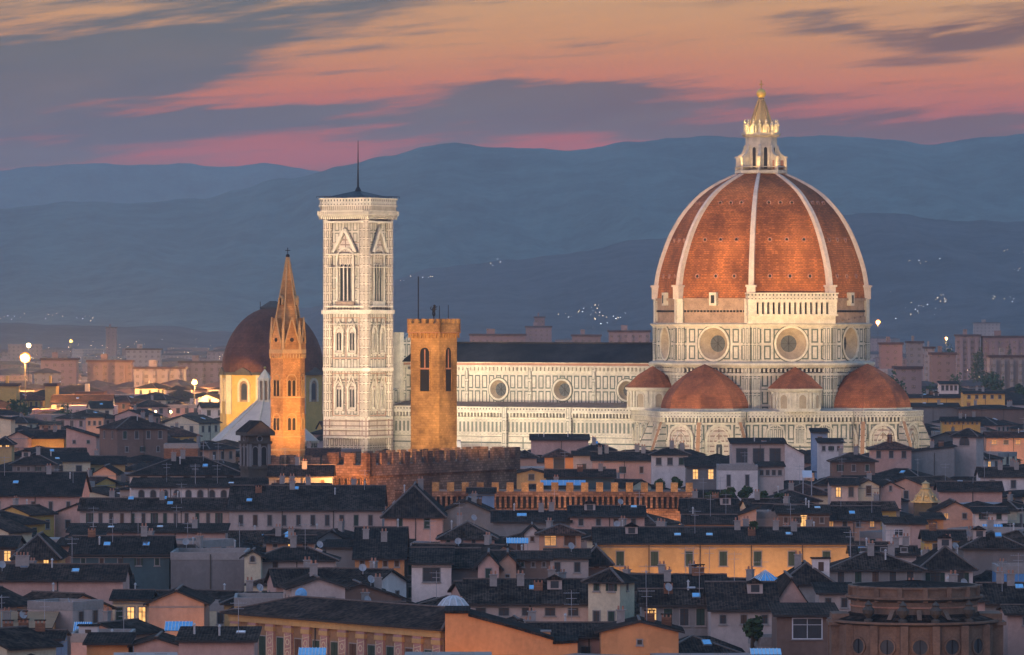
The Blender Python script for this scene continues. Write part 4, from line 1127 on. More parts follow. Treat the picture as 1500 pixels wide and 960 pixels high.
def roof_mesh(w, d, ze, rise, kind, rm, ov=.7):
    mb = MB(); T = .22
    if kind == 'flat':
        p = .9; mb.face([(-w/2+.3, -d/2+.3, ze-p), (w/2-.3, -d/2+.3, ze-p), (w/2-.3, d/2-.3, ze-p), (-w/2+.3, d/2-.3, ze-p)], 'terrace')
        for (x0, x1, y0, y1) in ((-w/2-.05, w/2+.05, -d/2-.05, -d/2+.3), (-w/2-.05, w/2+.05, d/2-.3, d/2+.05), (-w/2-.05, -w/2+.3, -d/2+.3, d/2-.3), (w/2-.3, w/2+.05, -d/2+.3, d/2-.3)):
            mb.box(x0, x1, y0, y1, ze-p-.1, ze+.08, 'plinth')
        return mb
    if kind == 'hip':
        m = min(w, d)/2; s_ = rise/m; e = ze-ov*s_; W, Dd = w/2+ov, d/2+ov
        if w >= d: r0, r1 = (-(w-d)/2, 0, ze+rise), ((w-d)/2, 0, ze+rise)
        else: r0, r1 = (0, -(d-w)/2, ze+rise), (0, (d-w)/2, ze+rise)
        A, B, C, E = (-W, -Dd, e), (W, -Dd, e), (W, Dd, e), (-W, Dd, e)
        if w >= d: fs = [[A, B, r1, r0], [B, C, r1], [C, E, r0, r1], [E, A, r0]]
        else: fs = [[A, B, r0], [B, C, r1, r0], [C, E, r1], [E, A, r0, r1]]
        for f in fs: mb.face(f, rm)
        lo = [(*p[:2], e-T) for p in (A, B, C, E)]; U = [A, B, C, E]
        for i in range(4): j = (i+1) % 4; mb.face([lo[i], lo[j], U[j], U[i]], 'fascia')
        mb.face(lo[::-1], 'fascia')
        for a_, b_ in ((A, r0), (B, r1 if w >= d else r0), (r0, r1)):
            if (Vector(a_)-Vector(b_)).length > .5: mb.bar(a_, b_, .28, 'ridge_tile', .2)
        return mb
    # sections extruded along an axis
    if kind in ('side', 'front'):
        h = (d if kind == 'side' else w)/2; L = (w if kind == 'side' else d)/2; s_ = rise/h
        pts = [(-h-ov, ze-ov*s_), (0, ze+rise), (h+ov, ze-ov*s_)]
    else:
        h = (d if kind == 'shed' else w)/2; L = (w if kind == 'shed' else d)/2; s_ = rise/(2*h)
        pts = [(-h-ov, ze-ov*s_), (h+ov, ze+rise+ov*s_)]
        if kind == 'shed_left': pts = [(-h-ov, ze+rise+ov*s_), (h+ov, ze-ov*s_)]
    L += ov*.6
    tf = (lambda q, t, zz: (t, q, zz)) if kind in ('side', 'shed') else (lambda q, t, zz: (q, t, zz))
    flip = kind not in ('side', 'shed')
    def fc(P, m): mb.face(P[::-1] if flip else P, m)
    for (q0, z0), (q1, z1) in zip(pts, pts[1:]):
        fc([tf(q0, -L, z0+T), tf(q0, L, z0+T), tf(q1, L, z1+T), tf(q1, -L, z1+T)], rm)
        fc([tf(q1, -L, z1-.01), tf(q1, L, z1-.01), tf(q0, L, z0-.01), tf(q0, -L, z0-.01)], 'fascia')
        for t in (-1, 1):
            P = [tf(q0, t*L, z0-.01), tf(q0, t*L, z0+T), tf(q1, t*L, z1+T), tf(q1, t*L, z1-.01)]
            fc(P if t > 0 else P[::-1], 'fascia')
    for q, zz, sg in ((pts[0][0], pts[0][1], -1), (pts[-1][0], pts[-1][1], 1)):
        P = [tf(q, -L, zz-.01), tf(q, L, zz-.01), tf(q, L, zz+T), tf(q, -L, zz+T)]; fc(P if sg < 0 else P[::-1], 'fascia')
    if len(pts) == 3: mb.bar(tf(0, -L, ze+rise+T), tf(0, L, ze+rise+T), .3, 'ridge_tile', .2)
    return mb
mat('fascia', (.05, .04, .035), .95); mat('ridge_tile', (.16, .12, .10), .85, .4, 2)

PLACED = []   # footprints: x, y, radius-ish box, and the picture rectangle kept free
def house(label, X_, Y_, rz, w, d, ze, rise, kind, wall, roof='roof_dark', wins=(), extras=(), name='house', cat='house', group='houses of the old town', ov=.7):
    t = thing(name, label, cat, (X_, Y_, 0), radians(rz), group)
    walls_mesh(w, d, ze, rise, kind, wall+'_wall').build('wall', t)
    r = roof_mesh(w, d, ze, rise, kind, roof, ov).build('roof', t)
    for (f, x, zc, ww, wh, st) in wins:
        me = window_mesh(ww, wh, st)
        if f == 'f': put(me, 'window', t, (x, -d/2-.005, zc))
        elif f == 'r': put(me, 'window', t, (w/2+.005, x, zc), pi/2)
        elif f == 'l': put(me, 'window', t, (-w/2-.005, x, zc), -pi/2)
    for ex in extras:
        k, x, y = ex[:3]; zz = roof_z(kind, w, d, ze, rise, x, y)+(.2 if kind != 'flat' else -.9)
        o = put(part_mesh(k), k.replace('_wide', ''), t if k == 'roof_box' else r, (x, y, zz))
        if k == 'skylight': a, b = tilt(kind, w, d, rise, x, y); o.rotation_euler = (a, b, 0)
    return t
def rowwins(face, n, half, zc, ww, wh, st, skip=()):
    return [(face, -half+(i+.5)*2*half/n, zc, ww, wh, st if not isinstance(st, (list, tuple)) else st[i % len(st)]) for i in range(n) if i not in skip]
def H(label, pr, pe, px0, pxm, px1, rz=0, z=21, kind='side', wall='cream', roof='roof_dark', win=None, side=None, ex=(), pb=None, Y=None, dep=None, rise=None, lamp_=None, **kw):
    """house given by the azimuths of its corners and the height of its eaves; pxm is the near corner's azimuth when it stands askew"""
    Y = Y or Yof(pe, z); z = CAMZ-(pe-HZ)*Y/F; k = Y/F; r = radians(rz)
    if rz == 0: w = (px1-px0)*k; d = dep
    elif rz < 0: w = (pxm-px0)*k/cos(r); d = dep or (px1-pxm)*k/abs(sin(r))
    else: w = (px1-pxm)*k/cos(r); d = dep or (pxm-px0)*k/abs(sin(r))
    rise = rise if rise is not None else max(.6, (pe-pr)*k)
    if d is None: d = {'side': 2*rise/.33, 'hip': 2*rise/.36, 'shed': rise/.22}.get(kind, 11)
    d = max(5, min(d, 26))
    if rz == 0: C = Vector((at((px0+px1)/2, Y), Y+d/2))
    else:
        f = Vector((cos(r), sin(r))); b = Vector((-sin(r), cos(r))); C = Vector((at(pxm, Y), Y))+b*d/2+f*w/2*(1 if rz > 0 else -1)
    wins = []; rw_ = random.Random(int(px1*5+pe))
    mixst = lambda st: [rw_.choice((Dk_, Dk_, 'brown', 'open', 'dark', 'green', 'dark')) for _ in range(12)] if st == 'dark' else st
    Dk_ = 'dark'
    if win:
        for (n, pt, pbt, wpx, st) in (win if isinstance(win, list) else [win]):
            wins += rowwins('f', n, w/2*.94, CAMZ-((pt+pbt)/2-HZ)*k, wpx*k/max(.6, cos(r)), (pbt-pt)*k, mixst(st))
    if side:
        for (n, pt, pbt, wpx, st) in (side if isinstance(side, list) else [side]):
            wins += rowwins('r' if rz < 0 else 'l', n, d/2*.9, CAMZ-((pt+pbt)/2-HZ)*k, wpx*k, (pbt-pt)*k, st)
    pb = pb or pe+22
    rq = random.Random(int(px0*3+pe*7)); ex = list(ex)
    if kind != 'flat' and w > 7:
        for _ in range(2+int(w/8)+(Y < 850)):
            ex.append((rq.choice(('chimney', 'chimney', 'chimney_wide', 'vent_pipe', 'aerial', 'skylight', 'satellite_dish' if Y < 950 and rq.random() < .5 else 'chimney', 'dormer' if kind in ('side', 'hip') and d > 11 else 'aerial')), rq.uniform(-.75, .75), rq.uniform(-.55, .15)))
        ex = [e if e[0] != 'dormer' else (e[0], e[1], -.35) for e in ex]
    o = house(label, C.x, C.y, rz, w, d, z, rise, kind, wall, roof, wins, [(e[0], e[1]*w/2, e[2]*d/2) for e in ex], **kw)
    PLACED.append((C.x, C.y, r, w/2, d/2, px0, px1, pb, Y))
    return o
OFFS = []
# keep-out rectangles of the monuments: (x, y, r, half w, half d, px0, px1, lowest visible row, Y)
PLACED += [(at(635, 1038), 1038, 0, 6, 6, 597, 672, 662, 1003), (at(421, 1046), 1046, 0, 6, 6, 396, 448, 680, 1040), (at(400, 1720), 1720, 0, 22, 22, 322, 474, 612, 1700), (at(388, 1470), 1470, 0, 17, 17, 340, 475, 640, 1455),
  (at(645, 1010), 1015, radians(-31), 8, 34, 541, 752, 703, 985), (at(470, 1000), 1003, radians(-31), 14, 8, 400, 541, 712, 985), (at(826, 950), 955, 0, 24, 7, 640, 1015, 752, 950), (at(374, 1000), 1000, 0, 4, 4, 356, 396, 690, 997)]
for u, v, hu, hv in ((-66, 0, 42, 24), (0, 0, 36, 36), (34, 0, 14, 16), (0, -34, 16, 14), (-105, -31, 10, 10)):
    p = cw(u, v, 0); PLACED.append((p[0], p[1], ROT, hu+4, hv+4, -1, -1, 0, p[1]))
PLACED.append((at(760, 1400), 1400, 0, 1, 1, 470, 950, 660, 1372)); PLACED.append((at(1130, 1350), 1350, 0, 1, 1, 930, 1345, 660, 1345))
# ------------------------------------------------------------------ houses seen one by one, from far to near
G = 'green'; Dk = 'dark'; Op = 'open'; Lt = 'lit'; Br = 'brown'
# --- left, around and behind
H('big brown stone palace with deep eaves under a hipped roof, two storeys of dark windows', 611, 626, 141, 172, 243, 26, z=27, Y=1290, kind='hip', wall='brown', roof='roof_brown', win=[(4, 632, 643, 5, Dk), (3, 655, 662, 4, Dk)], side=(2, 632, 643, 5, Dk), pb=668)
H('plain square brick block lit orange, right of the big brown palace', 650, 651, 240, 0, 290, z=21, Y=1270, kind='flat', wall='brick', pb=674, dep=9)
H('small cube house glowing orange left of the big brown palace roof', 607, 611, 126, 0, 151, z=26, Y=1460, kind='side', wall='salmon', win=(3, 617, 623, 3, Dk), pb=628)
H('pink house with a lean-to roof sloping right, touching the big brown palace', 627, 640, 97, 0, 141, z=22, Y=1320, kind='shed_left', wall='pink', pb=655, dep=12, win=(2, 645, 650, 4, Dk))
H('low orange-lit house with a flat top above the glowing yellow wall', 619, 622, 58, 0, 87, Y=1420, kind='side', wall='salmon', pb=631, win=(3, 624, 628, 3, Dk))
H('long low house whose wall glows bright yellow under a dark roof', 632, 642, 42, 0, 94, Y=1330, kind='side', wall='yellow', pb=652)
H('stepped orange-lit gable house left of the glowing yellow wall', 633, 640, 12, 0, 41, Y=1320, kind='front', wall='salmon', pb=652, dep=12)
H('cream house at the picture edge with a lit end wall and red pipe', 611, 615, -12, 0, 16, Y=1410, kind='shed_left', wall='cream', pb=632, dep=12)
H('small dark pavilion with a lit yellow room at the left edge', 640, 648, -6, 0, 17, Y=1270, kind='hip', wall='ochre', pb=656, win=(2, 650, 655, 5, Lt))
H('house with a wide dark gable and lit pink end wall above the long plain roof', 684, 694, 136, 0, 170, z=19, Y=1120, kind='front', wall='salmon', pb=700, dep=14)
H('grey house with a low rounded roof and three small dark windows', 664, 678, 18, 0, 80, z=20, Y=1170, kind='hip', wall='stone', pb=697, win=(4, 684, 690, 4, Dk))
H('white house with tall shuttered windows under a wide hipped roof, left of the dark belfry', 671, 694, 190, 0, 358, z=24, Y=1010, kind='hip', wall='white', pb=713, win=(5, 698, 710, 9, Br), ex=[('skylight', .3, -.6), ('aerial', .5, 0)])
H('white terrace wing with a row of arched windows below the dark belfry', 712, 714, 192, 0, 412, z=22, Y=985, kind='shed', wall='white', pb=735, win=(12, 718, 731, 8, 'arch'), dep=10, rise=1.2)
H('dark blue-grey convent range with two arches right of the belfry', 684, 698, 394, 0, 486, z=22, Y=975, kind='side', wall='grey', pb=722, win=(4, 703, 712, 6, Dk))
H('grey wing with two arched windows in front of the dark convent range', 712, 716, 400, 0, 482, z=20, Y=955, kind='side', wall='stone', pb=738, win=(3, 719, 731, 10, 'arch'), dep=8)
H('long pink-grey palace with four tall dark windows under a broad plain roof, left edge', 696, 726, -20, 0, 117, z=22, Y=960, kind='side', wall='pink', pb=772, win=(5, 735, 759, 5, Dk), ex=[('aerial', .8, -.5)])
H('very long lavender range with thirteen evenly spaced dark windows, left part', 733, 747, 117, 0, 335, z=21, Y=918, kind='side', wall='lavender', pb=776, win=(13, 752, 769, 5, Dk), ex=[('skylight', .2, -.5), ('chimney', -.6, .1)])
H('very long lavender range with ten uneven windows and a green one, right part', 716, 747, 335.5, 0, 560, z=21, Y=916, kind='side', wall='lavender', pb=776, win=(10, 755, 770, 6, [Dk, Br, Dk, Dk, Dk, Dk, Dk, Dk, G, Dk]), ex=[('skylight', -.75, -.65), ('skylight', .2, .2), ('chimney', .6, .1), ('aerial', .75, -.2)])
H('low strip of pink wall and flat roof directly below the lavender range', 777, 780, 100, 0, 330, z=18, Y=880, kind='shed', wall='pink', pb=792, dep=8, rise=.9)
H('pink corner house with a hipped roof and two windows, right end of the lavender range', 712, 752, 563, 0, 648, z=21, Y=890, kind='hip', wall='pink', pb=795, win=[(2, 760, 774, 8, G)], ex=[('chimney', .2, .2)])
H('large blank grey gable house with patched render below the battlemented orange front', 735, 752, 645, 0, 722, z=21, Y=905, kind='front', wall='grey', roof='roof_dark', pb=778, dep=18)
H('broad dark hipped roof with a thin pink wall line, before the patched grey gable', 766, 786, 645, 0, 724, z=20, Y=850, kind='hip', wall='pink', pb=800, win=(4, 790, 797, 5, Dk), ex=[('chimney', -.3, 0)])
H('broad dark roof with glazed ridge right of the patched grey gable', 751, 764, 722, 0, 835, z=21, Y=880, kind='side', wall='grey', pb=776, ex=[('skylight', -.3, -.5), ('skylight', -.2, -.5), ('aerial', .6, 0)])
H('blue-grey rooftop tank house standing before the battlemented orange front', 719, 722, 686, 0, 724, z=24, Y=930, kind='side', wall='blue', pb=736, dep=5)
# --- middle, below the nave
H('pinkish house with a long flat top directly below the cathedral nave', 641, 645, 778, 0, 862, z=30, Y=1225, kind='shed', wall='pink', pb=668, dep=12, rise=.9)
H('low pitched house stepping down right of the flat-topped pinkish house', 650, 658, 850, 0, 900, z=28, Y=1210, kind='hip', wall='lavender', pb=672, ex=[('aerial', .5, 0)])
H('small rosy house with an orange-lit loggia below the nave', 658, 667, 798, 0, 840, z=27, Y=1150, kind='hip', wall='orange', roof='roof_red', pb=690, win=(1, 671, 687, 16, Dk))
H('grey-lavender house with one dark window right of the orange-lit loggia', 664, 668, 840, 0, 872, z=27, Y=1145, kind='shed', wall='lavender', pb=695, win=(1, 680, 688, 5, Dk), dep=10)
H('little house with a lit yellow gable and dark door in front of the orange-lit loggia', 689, 694, 757, 0, 800, z=24, Y=1080, kind='front', wall='ochre', pb=703, dep=10, win=(1, 695, 703, 8, Dk))
H('dark-roofed house with a ruddy glow at its foot left of the pinkish flat-top', 660, 668, 752, 0, 786, z=27, Y=1190, kind='hip', wall='salmon', pb=682)
H('house with a broad dark roof right of the grey-lavender house', 664, 674, 868, 0, 956, z=26, Y=1130, kind='side', wall='pink', pb=698, win=(3, 684, 693, 5, Dk), ex=[('aerial', .1, 0), ('chimney', .5, 0)])
H('dull green-roofed house with blue canvas edge behind the battlemented orange front', 690, 699, 800, 0, 900, z=23, Y=1030, kind='side', wall='teal', roof='roof_dark', pb=712)
H('pale hip-roofed house with two dark windows below the left tribune of the cathedral', 656, 664, 955, 0, 1008, z=27, Y=1110, kind='hip', wall='white', pb=704, win=[(3, 671, 681, 7, Dk)], ex=[('chimney', .7, .2)])
H('dark lean-to terrace house with two warm lit arched windows', 674, 684, 1006, 0, 1054, z=24, Y=1090, kind='shed', wall='stone', pb=704, win=(2, 688, 702, 7, Lt), dep=9)
H('modern flat-roofed house with a wide dark glazed loggia and white side wall', 647, 650, 1072, 0, 1150, z=29, Y=1130, kind='shed', wall='lavender', pb=685, win=(3, 657, 678, 16, Dk), dep=12, rise=.7)
H('white wall with a roof falling to the right, joined to the modern glazed loggia', 650, 666, 1150, 0, 1178, z=26, Y=1128, kind='shed_left', wall='white', pb=690, dep=12)
H('plain white house with a tall narrow window beneath the modern glazed loggia', 679, 682, 1052, 0, 1110, z=24, Y=1070, kind='flat', wall='white', pb=720, win=(2, 696, 712, 5, Dk), dep=9, ex=[('aerial', .4, 0)])
H('white house with a row of small square windows right of the tall narrow window', 680, 684, 1110, 0, 1148, z=24, Y=1072, kind='shed', wall='lavender', pb=706, win=(4, 689, 696, 5, Dk), dep=8)
H('narrow grey tower house rising beside the cathedral wall, right of the modern loggia', 630, 634, 1190, 0, 1212, z=32, Y=1190, kind='shed', wall='blue', pb=665, dep=6, win=(1, 640, 648, 6, Dk))
H('white house with three small windows at the foot of the narrow grey tower house', 646, 649, 1200, 0, 1235, z=30, Y=1160, kind='shed', wall='white', pb=682, win=(3, 654, 660, 4, Dk), dep=8)
H('dark brown house below the right side of the cathedral with one tall window', 664, 674, 1219, 0, 1282, z=26, Y=1100, kind='hip', wall='brown', roof='roof_brown', pb=698, win=(3, 681, 690, 5, Dk), ex=[('aerial', -.4, 0)])
H('neat pinkish house under a low hipped roof before the right tribune of the cathedral', 648, 656, 1276, 0, 1335, z=28, Y=1180, kind='hip', wall='pink', roof='roof_red', pb=676, win=(3, 661, 671, 6, [Dk, Dk, Dk]))
H('dark tower house with a square open loggia right of the cathedral', 628, 637, 1397, 1430, 1443, -24, z=31, Y=1200, kind='hip', wall='lavender', pb=674, win=(1, 640, 653, 14, 'arch'))
H('long low house stepping up to the dark tower house', 655, 662, 1335, 0, 1398, z=28, Y=1190, kind='shed_right', wall='grey', pb=676, dep=12)
H('orange-lit long house at the right edge with two storeys of warm windows', 634, 641, 1445, 0, 1520, z=27, Y=1340, kind='side', wall='salmon', roof='roof_red', pb=662, win=(4, 645, 651, 7, ['dim', Dk]))
H('street-lit ochre house behind the dark tower house, with a row of dark windows', 612, 617, 1380, 0, 1436, z=28, Y=1480, kind='side', wall='yellow', pb=622, win=(8, 617.5, 621, 2, Dk))
H('cream house with five dark windows under a low dark roof, far right', 574, 577, 1412, 0, 1472, z=28, Y=1780, kind='side', wall='yellow', pb=594, win=(5, 579, 584, 4, Dk), dep=12)
H('long glowing cream range left of the five-windowed cream house', 579, 583, 1330, 0, 1412, z=26, Y=1800, kind='side', wall='yellow', pb=592, dep=12)
H('dark-roofed row before the glowing cream range, its front unlit', 592, 596, 1325, 0, 1405, z=24, Y=1690, kind='side', wall='stone', pb=606, dep=14)
H('dark-roofed row before the five-windowed cream house, its front unlit', 594, 598, 1405, 0, 1500, z=24, Y=1680, kind='hip', wall='brown', pb=608, dep=14)
H('white loggia house with four tall openings above the glowing cream range', 560, 563, 1377, 0, 1404, z=28, Y=1950, kind='shed', wall='white', pb=575, win=(4, 565, 572, 3.5, Dk), dep=10)
# --- centre right
H('low pink gable house left of the roof garden, with a red drainpipe', 745, 757, 835, 0, 944, z=20, Y=880, kind='side', wall='pink', pb=775, win=(4, 760, 770, 6, [Dk, Dk, Br, Dk]), dep=14)
H('orange-lit leaning gable wall in front of the roof garden', 746, 756, 1080, 0, 1108, z=22, Y=880, kind='shed_right', wall='salmon', pb=779, dep=8)
H('pale lavender house with a flat top right of the orange-lit gable', 748, 751, 1108, 0, 1140, z=22, Y=885, kind='flat', wall='lavender', pb=776, dep=10, ex=[('vent_pipe', .2, 0)])
H('house with one bright yellow window and an orange-lit eave running right', 744, 753, 1140, 0, 1215, z=21, Y=880, kind='side', wall='brown', pb=774, win=[(1, 755, 771, 9, Lt), (4, 758, 766, 5, Dk)], dep=14)
H('dark house with broad dark roof and terrace wall left of the orange-lit gable', 734, 751, 1000, 0, 1080, z=21, Y=900, kind='side', wall='grey', pb=768, ex=[('satellite_dish', .6, -.4), ('chimney', -.5, .1), ('aerial', -.2, 0)])
H('dark roof with an orange-lit wall strip under it behind the long orange range', 757, 767, 1003, 0, 1078, z=20, Y=855, kind='side', wall='orange', pb=776)
H('cream gable house with one tall window below the right tribune', 704, 712, 1257, 0, 1288, z=23, Y=1010, kind='front', wall='cream', roof='roof_red', pb=737, win=(1, 712, 726, 7, Dk), dep=12)
H('pink gable house with one small dark window, right neighbour of the cream gable', 707, 715, 1289, 0, 1320, z=22, Y=1012, kind='front', wall='pink', pb=735, win=(1, 712, 719, 3, Dk), dep=12)
H('house with a warm glow at its left corner beside the cream gable', 703, 711, 1218, 0, 1257, z=23, Y=1008, kind='side', wall='lavender', pb=738, win=(2, 714, 728, 7, [Lt, Dk]), dep=12)
H('long plain pinkish wall under a dark roof right of the golden turret', 708, 719, 1376, 0, 1468, z=21, Y=1015, kind='side', wall='pink', roof='roof_brown', pb=735, ex=[('aerial', .5, 0)])
H('white house with a dark door at the right edge above the timbered gable', 687, 698, 1436, 0, 1502, z=22, Y=1060, kind='side', wall='white', pb=718, win=(2, 704, 715, 7, Dk), ex=[('aerial', -.5, 0)])
H('house with a pale half-timbered gable lit pink at one side', 736, 750, 1371, 0, 1428, z=21, Y=930, kind='front', wall='salmon', pb=766, win=(2, 752, 760, 6, ['dim', Dk]), dep=12)
H('white house with two dark windows right of the half-timbered gable', 746, 752, 1428, 0, 1476, z=21, Y=925, kind='side', wall='white', pb=768, win=(2, 753, 761, 7, Dk), dep=12)
H('pale blue-white house with paired windows and a lit corner', 764, 768, 1298, 0, 1335, z=21, Y=880, kind='shed', wall='white', pb=796, win=(1, 776, 785, 12, 'white'), dep=9)
H('rosy house with a glowing corner right of the paired-window house', 762, 768, 1335, 0, 1356, z=21, Y=878, kind='shed', wall='pink', pb=792, dep=9)
H('small house glowing bright orange left of the blue glass roof', 756, 761, 1355, 0, 1382, z=21, Y=900, kind='shed', wall='orange', pb=780, dep=8, win=(1, 766, 772, 6, 'dim'))
H('low house with a warm window row between dark roofs, far side of the orange range', 745, 762, 1205, 0, 1290, z=20, Y=910, kind='side', wall='salmon', pb=776, win=(4, 764, 772, 6, ['dim', Dk, Dk]))
H('ochre wall under a dark roof right of the long orange range', 780, 791, 1354, 0, 1414, z=20, Y=830, kind='side', wall='yellow', pb=818, win=(2, 797, 808, 7, Dk), ex=[('chimney_wide', -.5, 0)])
# --- the long orange range
H('long ochre range with seven green-shuttered windows, glowing orange from the street', 778, 797, 872, 0, 1247, z=21, Y=792, kind='side', wall='ochre', pb=846, win=(7, 808, 829, 11, G), ex=[('skylight', -.35, -.5), ('skylight', -.1, -.5), ('chimney', .2, .1), ('aerial', .55, 0), ('chimney', .7, .2)], dep=18)
H('shabby pale house cluster with a sloping canopy right of the ochre range', 803, 812, 1247, 0, 1342, z=19, Y=770, kind='side', wall='lavender', pb=832, win=(3, 803, 808, 8, Dk), ex=[('aerial', -.7, 0)])
H('wide dark-roofed house with two shuttered windows and a long balcony', 812, 832, 1215, 0, 1350, z=20, Y=735, kind='hip', wall='grey', pb=862, win=(5, 838, 856, 10, Dk), ex=[('aerial', -.5, 0), ('chimney', .4, 0)])
H('pale house with open blue-grey shutters right of the long balcony', 802, 829, 1350, 0, 1425, z=20, Y=740, kind='hip', wall='white', pb=862, win=(2, 839, 858, 14, Op), ex=[('chimney', .2, 0)])
H('tall building wrapped in bright blue tarpaulin at the right edge', 826, 830, 1462, 0, 1520, z=21, Y=735, kind='flat', wall='tarp', pb=890, dep=9)
# --- left foreground
H('house with two glowing orange windows under a dark hipped roof', 784, 812, 22, 0, 84, z=19, Y=790, kind='hip', wall='ochre', pb=832, win=(2, 816, 827, 7, Lt), dep=14)
H('house at the left edge with a glowing orange window and balcony', 790, 802, -20, 0, 22, z=20, Y=800, kind='side', wall='brown', pb=830, win=(2, 806, 822, 9, Lt), dep=14)
H('narrow pale house end between the dark hipped roof and the teal roof', 796, 800, 84, 0, 104, z=20, Y=805, kind='shed', wall='pink', pb=826, dep=10)
H('pink house front behind the dark teal roof', 782, 786, 104, 0, 150, z=20, Y=850, kind='shed', wall='pink', pb=800, dep=9, win=(2, 790, 797, 6, Dk))
H('big dark teal-roofed block with scaffolding poles and small skylights', 790, 812, 104, 0, 248, z=19, Y=770, kind='side', wall='teal', pb=845, win=(5, 818, 828, 6, Dk), ex=[('skylight', -.3, -.5), ('skylight', .5, -.5), ('aerial', .3, 0)])
H('windowless dark brown stone block with a level top', 808, 810, 250, 0, 359, z=20, Y=765, kind='flat', wall='stone', pb=868, dep=14)
H('cream curved gable with a round window beside the dark brown block', 808, 815, 358, 0, 382, z=20, Y=750, kind='front', wall='cream', pb=826, win=(1, 815, 823, 6, 'arch'), dep=6)
H('lavender house with a dark hipped roof right of the cream curved gable', 803, 818, 372, 0, 490, z=19, Y=755, kind='hip', wall='lavender', pb=836, win=(2, 824, 832, 7, [Br, Dk]))
H('plain grey house end left of the big green-dark roof', 800, 803, 478, 0, 520, z=20, Y=775, kind='shed', wall='grey', pb=836, dep=9)
H('big green-dark roof with an orange glow along its eaves', 779, 818, 520, 0, 592, z=20, Y=770, kind='side', wall='orange', pb=834, win=(4, 822, 830, 6, Br))
H('low lamp-lit courtyard house with one warm window under the lavender range', 787, 795, 390, 0, 460, z=19, Y=830, kind='side', wall='salmon', pb=804, win=(3, 794, 802, 6, [Dk, Lt, Dk]))
H('long shed-like house with square pink-grey wall panels, lower left', 832, 850, -20, 0, 180, z=19, Y=700, kind='side', wall='pink', roof='roof_brown', pb=884, win=(1, 866, 879, 9, Dk), ex=[('satellite_dish', -.8, -.5), ('aerial', .2, 0)], dep=12)
H('long lavender garden wall house directly below the square-panelled house', 883, 886, -20, 0, 150, z=17, Y=690, kind='flat', wall='lavender', pb=912, dep=4)
H('small house with a glowing doorway and old timber eaves', 870, 879, 165, 0, 218, z=19, Y=672, kind='side', wall='cream', pb=913, win=(3, 890, 912, 9, [G, Lt, Lt]), dep=11)
H('wide salmon gable end with no windows right of the glowing doorway', 867, 884, 218, 0, 299, z=18, Y=670, kind='front', wall='salmon', pb=912, dep=12)
H('low terrace lit orange at the lower left corner', 917, 921, -20, 0, 72, z=16, Y=640, kind='shed', wall='orange', roof='terracotta', pb=935, dep=9, rise=1.2)
H('blue-grey low building at the bottom left corner', 932, 937, -20, 0, 90, z=16, Y=600, kind='side', wall='blue', pb=960, dep=8)
H('flat-roofed plaster house with roof machinery, lower left', 926, 929, 104, 0, 190, z=17, Y=620, kind='flat', wall='pink', pb=950, dep=9, ex=[('roof_box', -.5, 0), ('vent_pipe', .3, 0), ('aerial', .7, 0)])
H('small orange-lit cube at the bottom edge below the roof machinery', 941, 944, 127, 0, 188, z=17, Y=590, kind='shed', wall='orange', pb=960, dep=7)
H('pinkish gabled house at the bottom edge left of the painted palace', 936, 946, 196, 0, 262, z=17, Y=590, kind='front', wall='pink', pb=960, dep=9)
H('long rose-coloured wall with a flat roof at the bottom edge', 937, 940, 262, 0, 372, z=17, Y=575, kind='shed', wall='pink', pb=960, dep=9, rise=.8)
# --- centre foreground
H('white house with one large dark square window and a dark hipped roof', 808, 826, 603, 0, 661, z=20, Y=742, kind='side', wall='white', pb=876, win=(1, 832, 852, 24, Dk), dep=16)
H('dark-roofed wing with a recessed grey wall right of the large square window', 809, 832, 661, 0, 700, z=20, Y=746, kind='side', wall='stone', pb=854, dep=16)
H('pink gable house with an open dark doorway in the middle foreground', 812, 829, 700, 0, 731, z=19, Y=735, kind='front', wall='pink', pb=854, win=(1, 833, 848, 9, Dk), dep=12)
H('rounded pink gable house with one tiny window, right of the open doorway gable', 812, 824, 731, 0, 756, z=19, Y=737, kind='front', wall='salmon', pb=854, win=(1, 842, 846, 5, Dk), dep=12)
H('brownish weathered house under a low dark roof with small openings', 812, 820, 756, 0, 806, z=19, Y=740, kind='side', wall='brown', roof='roof_brown', pb=852, win=(3, 824, 830, 4, Dk), dep=10)
H('pale low houses with white gable tip left of the salmon shuttered house', 771, 782, 768, 0, 791, z=21, Y=822, kind='front', wall='white', pb=806, dep=9, win=(1, 786, 793, 5, Dk))
H('salmon house with wide wooden shutters lit warm from inside', 769, 780, 790, 0, 851, z=21, Y=815, kind='hip', wall='salmon', roof='roof_red', pb=810, win=(2, 783, 799, 16, ['dim', Br]))
H('dark-roofed house with a pale end wall below the salmon shuttered house', 809, 818, 800, 0, 862, z=19, Y=770, kind='side', wall='lavender', pb=850, win=(2, 824, 838, 8, Dk), ex=[('satellite_dish', .2, -.4)], dep=13)
H('small brown turret house with a dark pyramid roof left of the ochre range', 801, 820, 855, 0, 893, z=19, Y=780, kind='hip', wall='brown', pb=836, win=(2, 824, 830, 7, Dk))
H('long dark-roofed house with blue-shuttered top windows in the middle foreground', 855, 884, 682, 0, 862, z=18, Y=655, kind='side', wall='lavender', pb=908, win=(5, 890, 902, 14, [Dk, Dk, Dk, Dk]), ex=[('chimney', -.55, -.3), ('vent_pipe', -.1, -.2), ('skylight', .1, -.4)])
H('slim tower house with two storeys of small windows and a flat tiled cap', 834, 848, 862, 908, 921, -22, z=21, Y=650, kind='hip', wall='cream', pb=915, win=[(2, 853, 866, 8, Dk), (2, 896, 912, 9, Dk)], side=(1, 853, 866, 5, Dk))
H('orange-lit gable with one tiny square window at the bottom edge', 912, 926, 880, 0, 994, z=18, Y=590, kind='front', wall='orange', pb=960, win=(1, 938, 944, 6, Dk), dep=9)
